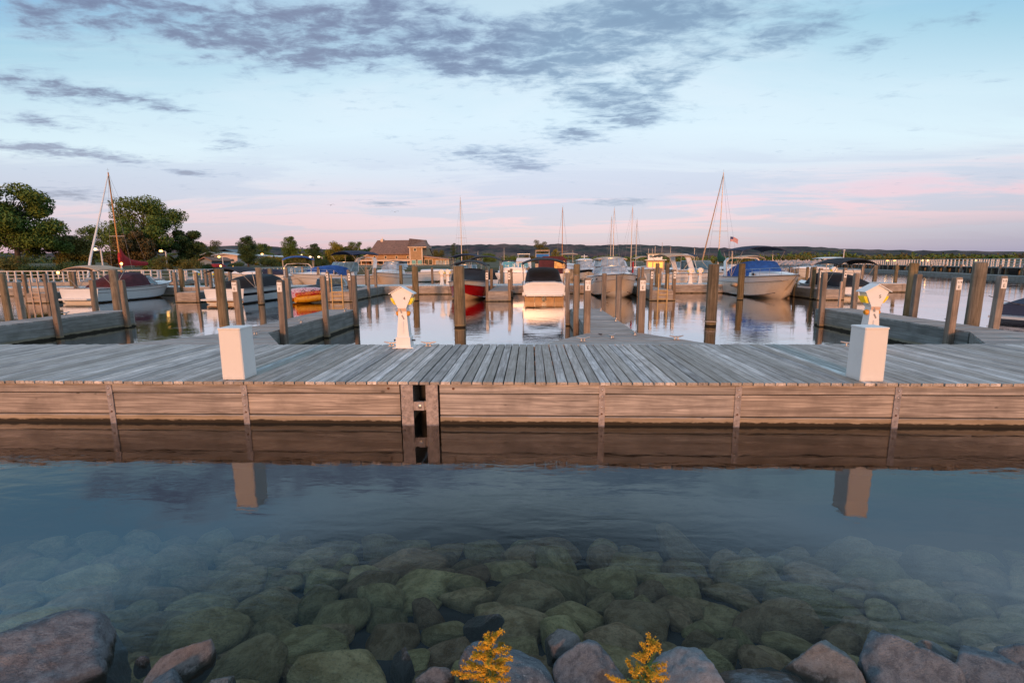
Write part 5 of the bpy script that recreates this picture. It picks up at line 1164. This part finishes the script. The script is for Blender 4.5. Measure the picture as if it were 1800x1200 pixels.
b.prism([(p0[0], p0[1], -2), (p1[0], p1[1], -2), (p1[0] + nx, p1[1] + ny, -2), (p0[0] + nx, p0[1] + ny, -2)], (0, 0, 3.1)); b.build('wall', MT['float'], t3)
rr_ = random.Random(12); b = MB(); base_ = boulder(777, 1, 8, 9, .05, 1.5, RM['pink'], 'x')
bv = [v.co.copy() for v in base_.vertices]; bf = [tuple(p_.vertices) for p_ in base_.polygons]
for _ in range(520):
    s_ = rr_.uniform(112, 290); o2 = rr_.uniform(0, 9); q2 = bw(s_, o2); sc = rr_.uniform(.5, 1.2); ro = Matrix.Rotation(rr_.uniform(0, 6), 3, 'Z')
    b.add([ro @ Vector((v.x * sc * 1.3, v.y * sc, v.z * sc)) + Vector((q2[0], q2[1], .2 + 1.7 * (1 - abs(o2 - 4.5) / 4.5) * rr_.uniform(.6, 1))) for v in bv], bf)
o = b.build('riprap', RM['pink'], kind='stuff'); o['label'] = 'heap of breakwater stones continuing beyond the railed walkway'; o['category'] = 'stones'
def lamp_globe(loc, label, r=.14, hgt=.8, mk='lamp', name='bollard_lamp', group='lit lamps of the marina'):
    t_ = thing(name, label, 'lamp', loc, 0, group); MB().tube((0, 0, 0), (0, 0, hgt), .06, n=6).build('post', MT['rail'], t_); MB().ball((0, 0, hgt + r * .7), r, 8).build('globe', MT[mk], t_, 60); return t_
for px, s_ in ((1716, None), (1630, None), (1622, None), (1572, None), (1560, None), (1513, None), (1478, None), (1449, None)):
    d_ = ray(px, 460); s2 = (d_.x * bp.y - d_.y * (bp.x)) ; den = bd.x * d_.y - bd.y * d_.x; s_ = (d_.x * (bp.y - bd.x * 5.6) - d_.y * (bp.x + bd.y * 5.6)) / den
    q2 = bw(s_, 5.6); lamp_globe((q2[0], q2[1], 1.30), {1716: 'lit lamp on the breakwater behind the thickest round pile', 1630: 'right of a close pair of breakwater lamps between pedestal 5 and post 114', 1622: 'left of a close pair of breakwater lamps between pedestal 5 and post 114', 1572: 'right of two breakwater lamps above the end of the far walkway', 1560: 'left of two breakwater lamps above the end of the far walkway', 1513: 'breakwater lamp above pedestal 5', 1478: 'breakwater lamp at the foot of the white light pole', 1449: 'breakwater lamp left of the white light pole'}[px], .10 + .0012 * s_, .72)
d_ = ray(1482, 460); s_ = (d_.x * (bp.y - bd.x * 6.6) - d_.y * (bp.x + bd.y * 6.6)) / (bd.x * d_.y - bd.y * d_.x); q2 = bw(s_, 6.6)
t_ = thing('light_pole', 'white light pole rising above the breakwater railing', 'light pole', (q2[0], q2[1], 1.3)); hh = at(1482, 441, q2[1]).z - 1.3
MB().tube((0, 0, 0), (0, 0, hh), .16, .12, 8).build('pole', MT['rail'], t_); MB().lathe([(.1, hh), (.34, hh + .05), (.34, hh + .25), (.05, hh + .4)], 8).build('head', MT['rail'], t_)
for px, lab in [(1692, 'white pedestal with a yellow top on the low dock right of post 114'), (1578, 'white pedestal on the low breakwater dock above pedestal 5')]:
    d_ = ray(px, 470); s_ = (d_.x * (bp.y - bd.x * 3.6) - d_.y * (bp.x + bd.y * 3.6)) / (bd.x * d_.y - bd.y * d_.x); q2 = bw(s_, 3.6); dup(ped4, None, (q2[0], q2[1], .365), -.4, lab)
d_ = ray(1745, 478); s_ = (d_.x * (bp.y - bd.x * 3.6) - d_.y * (bp.x + bd.y * 3.6)) / (bd.x * d_.y - bd.y * d_.x)

# ------------------------------------------------------------------ park lamps
def street_lamp(px, ytop, Y, label, mk='lampw', dirn=-1, hz=None, r=.2):
    a = at(px, ytop, Y); z0 = land(a.x, Y) if hz is None else hz
    t_ = thing('street_lamp', label, 'street lamp', (a.x, Y, z0), 0, 'street lamps along the shore'); h = a.z - z0
    MB().path([(0, 0, 0), (0, 0, h), (dirn * .45, 0, h + .08)], [.09, .07, .05], 6).build('pole', MT['rail'], t_); MB().ball((dirn * .62, 0, h + .06), r, 8, (1.3, 1, .7)).build('lamp_head', MT[mk], t_, 60); return t_
street_lamp(291, 442, 64, 'street lamp glowing orange between the spreading tree and the dark tree', 'lamp')
street_lamp(177, 439, 50, 'white street lamp beside the furled jib', 'lampw', -1, .7)
street_lamp(391, 452, 86, 'glowing lamp in front of the white low building', 'lamp', -1)
street_lamp(466, 447, 98, 'glowing yellow lamp right of the dark oval tree', 'lamp')
street_lamp(536, 449, 90, 'white lamp post above the blue bimini', 'lampw'); street_lamp(551, 452, 90, 'white lamp post left of the navy bimini', 'lampw'); street_lamp(566, 452, 92, 'white lamp post touching the navy bimini', 'lampw')
for px, py, Y, lab in [(102, 480, 44, 'lit lamp on the shore walkway behind the leftmost pier posts'), (213, 464, 41.6, 'lit lamp at the foot of the varnished mast'), (410, 470, 60, 'lit lamp under the black bimini'), (388, 468, 62, 'lit lamp right of the thick pile on the walkway'), (500, 472, 66, 'lit lamp left of the blue bimini boat')]:
    a = at(px, py, Y); lamp_globe((a.x, Y, a.z - .55), lab, .12, .5)

# ================================================================== CLUBHOUSE
YC = 110
cx = lambda px, Y=YC: at(px, 463, Y).x
cz = lambda py, Y=YC: at(690, py, Y).z
MT['siding'] = mat('ochre siding', (.40, .25, .13), .7, var=.12, scale=2); MT['shingle'] = mat('brown shingle', (.25, .13, .085), .85, var=.3, scale=2.5)
MT['trim'] = mat('cream trim', (.72, .56, .44), .5, var=.03); MT['brick'] = mat('brick brown', (.30, .14, .08), .8, var=.2)
z0 = cz(470.5); g = thing('clubhouse', 'ochre waterside clubhouse with big brown roof, square tower and porch', 'clubhouse', (cx(690), YC, 0)); ox = cx(690); X = lambda px, Y=YC: cx(px, Y) - ox
zE, zP, zR = cz(447.5), cz(458), cz(422.5) * 1.06
b = MB(); b.prism([(X(621), 1.5, z0), (X(724), 1.5, z0), (X(724), 1.5, zE), (X(646), 1.5, zE), (X(621), 1.5, zP + .1)], (0, 14, 0)); b.build('wall', MT['siding'], g)
b = MB(); b.prism([(X(645), .9, zE), (X(737), .9, zE), (X(737), .9, zE + .18), (X(645), .9, zE + .18)], (0, .5, 0)); b.build('eave_board', MT['trim'], g)
b = MB()
for yy0, yy1 in ((.8, 8.5), (16.2, 8.5)):
    b.add([(X(645), yy0, zE + .16), (X(737), yy0, zE + .16), (X(737), yy1, zR), (X(645), yy1, zR), (X(645), yy0, zE + .0), (X(737), yy0, zE + .0), (X(737), yy1, zR - .16), (X(645), yy1, zR - .16)], [(0, 1, 2, 3), (7, 6, 5, 4), (0, 4, 5, 1), (1, 5, 6, 2), (3, 7, 4, 0)])
rf = b.build('roof', MT['shingle'], g); b = MB(); b.prism([(X(645) + .3, 1.5, zE), (X(645) + .3, 15.5, zE), (X(645) + .3, 8.5, zR - .2)], (-.2, 0, 0)); b.prism([(X(737) - .3, 1.5, zE), (X(737) - .3, 15.5, zE), (X(737) - .3, 8.5, zR - .2)], (.2, 0, 0)); b.build('gable_wall', MT['siding'], g)
b = MB(); b.prism([(X(617), -.8, zP + .05), (X(725), -.8, zP + .05), (X(725), 1.48, zP + .22), (X(617), 1.48, zP + .22)], (0, 0, .12)); b.build('porch_roof', MT['shingle'], g)
MB().box(X(617), X(725), -.95, -.82, zP - .12, zP + .20).build('porch_fascia', MT['trim'], g)
b = MB(); b.prism([(X(619), 1.3, zP + .15), (X(646), 1.3, zE + .05), (X(646), 1.3, zE + .25), (X(619), 1.3, zP + .35)], (0, .18, 0)); b.build('rake_board', MT['trim'], g)
for px in (621, 637, 656, 676, 700, 718): MB().box(X(px) - .12, X(px) + .12, -.7, -.46, z0, zP - .12).build('porch_column', MT['trim'], g)
def window(px, py, w_, h_, y, parent, mk='dglass', frame='trim', muntin=False):
    x, z = X(px), cz(py); f = MB(); e = .10
    f.box(x - w_ - e, x + w_ + e, y - .08, y - .02, z + h_, z + h_ + e); f.box(x - w_ - e, x + w_ + e, y - .08, y - .02, z - h_ - e, z - h_); f.box(x - w_ - e, x - w_, y - .08, y - .02, z - h_, z + h_); f.box(x + w_, x + w_ + e, y - .08, y - .02, z - h_, z + h_)
    o = f.build('window', MT[frame], parent); MB().box(x - w_, x + w_, y - .04, y - .01, z - h_, z + h_).build('pane', MT[mk], o)
for px in (655.5, 675, 694.5, 714.5): window(px, 452, .22, .28, 1.5, g)
for px in (650, 667, 684, 709): window(px, 463, .62, .50, 1.5, g)
for px in (643, 659, 675, 692, 702): MB().box(X(px) - .4, X(px) + .4, 1.40, 1.48, z0 + .05, z0 + 1.9).build('door', MT['brick'], g)
tx0, tx1 = X(724), X(745); zT = cz(436)
MB().box(tx0, tx1, -1.4, 3.5, z0, zT).build('tower', MT['siding'], g); MB().box(tx0 - .1, tx0 + .12, -1.48, -1.40, z0, zT).build('corner_board', MT['trim'], g); MB().box(tx1 - .12, tx1 + .1, -1.48, -1.40, z0, zT).build('corner_board', MT['trim'], g)
MB().box(tx0 - .35, tx1 + 1.1, -1.8, 3.8, zT, zT + .2).build('tower_eave', MT['trim'], g)
b = MB(); b.loft([[(tx0 - .4, -1.9, zT + .2), (tx1 + 1.2, -1.9, zT + .2), (tx1 + 1.2, 4, zT + .2), (tx0 - .4, 4, zT + .2)], [(tx0 - .4, .2, zR - .05), (X(736), 6.5, zR - .1), (X(736), 7, zR - .1), (tx0 - .4, 7, zR - .1)]]); b.build('tower_roof', MT['shingle'], g)
window(733, 439.5, .28, .28, -1.4, g); window(731.5, 462, .62, .55, -1.4, g, 'teal'); window(739.5, 462, .62, .55, -1.4, g, 'teal')
b = MB(); b.prism([(tx1, 0, z0), (X(789), 0, z0), (X(789), 0, cz(457.8)), (tx1, 0, cz(452))], (0, 9, 0)); b.build('wing_wall', MT['siding'], g)
b = MB(); b.prism([(tx1, -.7, cz(451)), (X(791), -.7, cz(457)), (X(791), -.7, cz(457) + .16), (tx1, -.7, cz(451) + .16)], (0, 10.5, 0)); b.build('wing_roof', MT['shingle'], g)
b = MB(); b.prism([(tx1, -.84, cz(451.6)), (X(791), -.84, cz(457.5)), (X(791), -.84, cz(457)), (tx1, -.84, cz(451))], (0, .12, 0)); b.build('wing_fascia', MT['trim'], g)
for px in (750, 757): window(px, 461, .38, .55, 0, g)
for px in (769, 775, 781, 786): window(px, 462.5, .33, .55, 0, g, 'vinyl')
MB().box(X(653), X(657.5), 7.6, 8.9, zE, cz(417)).build('chimney', MT['trim'], g); MB().box(X(658), X(662), 9, 10.2, zE, cz(419)).build('chimney', MT['brick'], g)
MB().box(X(655) - .04, X(655) + .04, 8.2, 8.3, cz(417), cz(413)).build('finial', MT['trim'], g); MB().box(X(646), X(652), 10, 11, zE, cz(433)).build('chimney', MT['trim'], g)
MB().box(X(610), X(765), -7, 0.9, z0 - .35, z0 - .02).build('porch_deck', MT['brick'], g)
n = 0
for i in range(54):
    x = X(612) + (X(760) - X(612)) * i / 53; obj('baluster', cached_box('baluster', (-.045, .045, -.03, .03, 0, .72), 'trim'), g, (x, -6.9, z0))
MB().box(X(611), X(761), -6.95, -6.85, z0 + .72, z0 + .80).build('hand_rail', MT['trim'], g)
k = MB()
for px in range(612, 768, 12): k.box(X(px) - .12, X(px) + .12, -6.7, -6.45, -1.8, z0 - .35)
k.build('deck_piles', MT['pile'], g)
# low white buildings
def shed(label, px0, px1, pe, pr_, Y, dep, wall, roof, name='boat_shed', wins=(), base=470):
    x0, x1 = at(px0, 463, Y).x, at(px1, 463, Y).x; ze, zr = at(px0, pe, Y).z, at(px0, pr_, Y).z; z0_ = land((x0 + x1) / 2, Y) - .3
    t_ = thing(name, label, 'building', ((x0 + x1) / 2, Y, z0_)); h = (x1 - x0) / 2; ze -= z0_; zr -= z0_
    MB().prism([(-h, 0, 0), (h, 0, 0), (h, 0, ze), (0, 0, zr - .1), (-h, 0, ze)], (0, dep, 0)).build('wall', MT[wall], t_)
    b = MB(); b.prism([(-h - .4, -.5, ze - .05), (0, -.5, zr + .06), (h + .4, -.5, ze - .05), (h + .4, -.5, ze + .1), (0, -.5, zr + .24), (-h - .4, -.5, ze + .1)], (0, dep + 1, 0)); b.build('roof', MT[roof], t_)
    for fx, fz, w_, hh in wins:
        o = MB().box(fx * h - w_ - .08, fx * h + w_ + .08, -.06, -.02, fz * ze - hh - .08, fz * ze + hh + .08).build('window', MT['rail'], t_); MB().box(fx * h - w_, fx * h + w_, -.08, -.062, fz * ze - hh, fz * ze + hh).build('pane', MT['dglass'], o)
    return t_
MT['pinklitwall'] = mat('white wall tinted by pink sunlight', (.62, .50, .46), .7, var=.06); MT['bluewall'] = mat('pale blue wall', (.18, .24, .32), .7, var=.1); MT['brownwall'] = mat('tan gable wall', (.30, .18, .10), .7)  # walls of the white buildings carry the low sun's pink in their colour
shed('small tan gabled building with cream eaves left of the white low building', 358, 386, 449, 444, 104, 8, 'brownwall', 'trim')
shed('white low building with two small dark windows', 378, 418, 449.5, 447.5, 100, 14, 'pinklitwall', 'rail', wins=[(.1, .62, .35, .25), (.55, .62, .35, .25)])
shed('grey roofed upper building with two white framed skylights', 384, 414, 444.5, 439.5, 122, 8, 'rubrail', 'rubrail', wins=[(-.45, .9, .5, .35), (.45, .9, .5, .35)])
shed('long white low building right of the dark oval tree', 440, 478, 452, 450, 112, 12, 'pinklitwall', 'rail')
shed('pale blue walled shed left of the red covered boat', 352, 372, 459, 454, 90, 6, 'bluewall', 'shingle')
shed('white low building glimpsed between the yellow shrubs', 486, 520, 453.5, 452, 125, 10, 'pinklitwall', 'rail')
a = at(381, 466, 82); t_ = thing('covered_trailer', 'red covered boat parked ashore beside the pale blue shed', 'covered boat', (a.x, 82, land(a.x, 82)))
MB().loft([arch_ring(1.0 * q_, yy, .3, .55 * q_, 9, 3) for yy, q_ in ((-1.6, .5), (-1., .95), (1., 1), (1.6, .7))]).build('cover', MT['redc'], t_, 40); MB().box(-.8, .8, -1.4, 1.4, 0, .3).build('trailer', MT['black'], t_)

# ------------------------------------------------------------------ flag, birds
Yf = 110; a = at(1284, 415, Yf); t_ = thing('flagpole', 'thin flagpole flying a small red, white and blue flag', 'flagpole', (a.x, Yf, 0)); MB().tube((0, 0, -1), (0, 0, a.z), .05, .03, 6).build('pole', MT['wire'], t_)
MT['flagred'] = mat('flag red', (.45, .05, .06), .8); MT['flagwhite'] = mat('flag white', (.72, .60, .60), .8); MT['flagblue'] = mat('flag blue', (.04, .05, .18), .8)
def fpt(u, v): return (u * 1.75, .12 * sin(u * 7), a.z - .15 - v * 1.0 - u * u * .55 + .06 * sin(u * 6))
fl_ = MB()
for k in range(13):
    for q_ in range(8):
        u0_, u1_ = q_ / 8, (q_ + 1) / 8; fl_.cur = 2 if (k < 7 and q_ < 3) else k % 2; fl_.add([fpt(u0_, k / 13), fpt(u1_, k / 13), fpt(u1_, (k + 1) / 13), fpt(u0_, (k + 1) / 13)], [(0, 1, 2, 3)])
fl_.build('flag', [MT['flagred'], MT['flagwhite'], MT['flagblue']], t_)
for px, py, lab in ((694, 373, 'gull flying low above the clubhouse'), (581, 361, 'gull flying above the shore trees left of the clubhouse')):
    o = MB(); o.loft([[(-.03, y_, z), (.03, y_, z), (0, y_, z + .05)] for y_, z in ((-.2, 0), (0, .0), (.22, 0))]); o.add([(0, .05, .03), (.45, .08, .20), (.8, -.05, .08), (.4, -.1, .16), (0, -.08, .03), (-.45, .08, .2), (-.8, -.05, .08), (-.4, -.1, .16)], [(0, 1, 2, 3), (0, 3, 4), (0, 5, 6, 7), (0, 7, 4)])
    q2 = o.build('gull', MT['rubrail'], None, None, at(px, py, 80)); tag(q2, lab, 'bird', 'gulls in the sky')
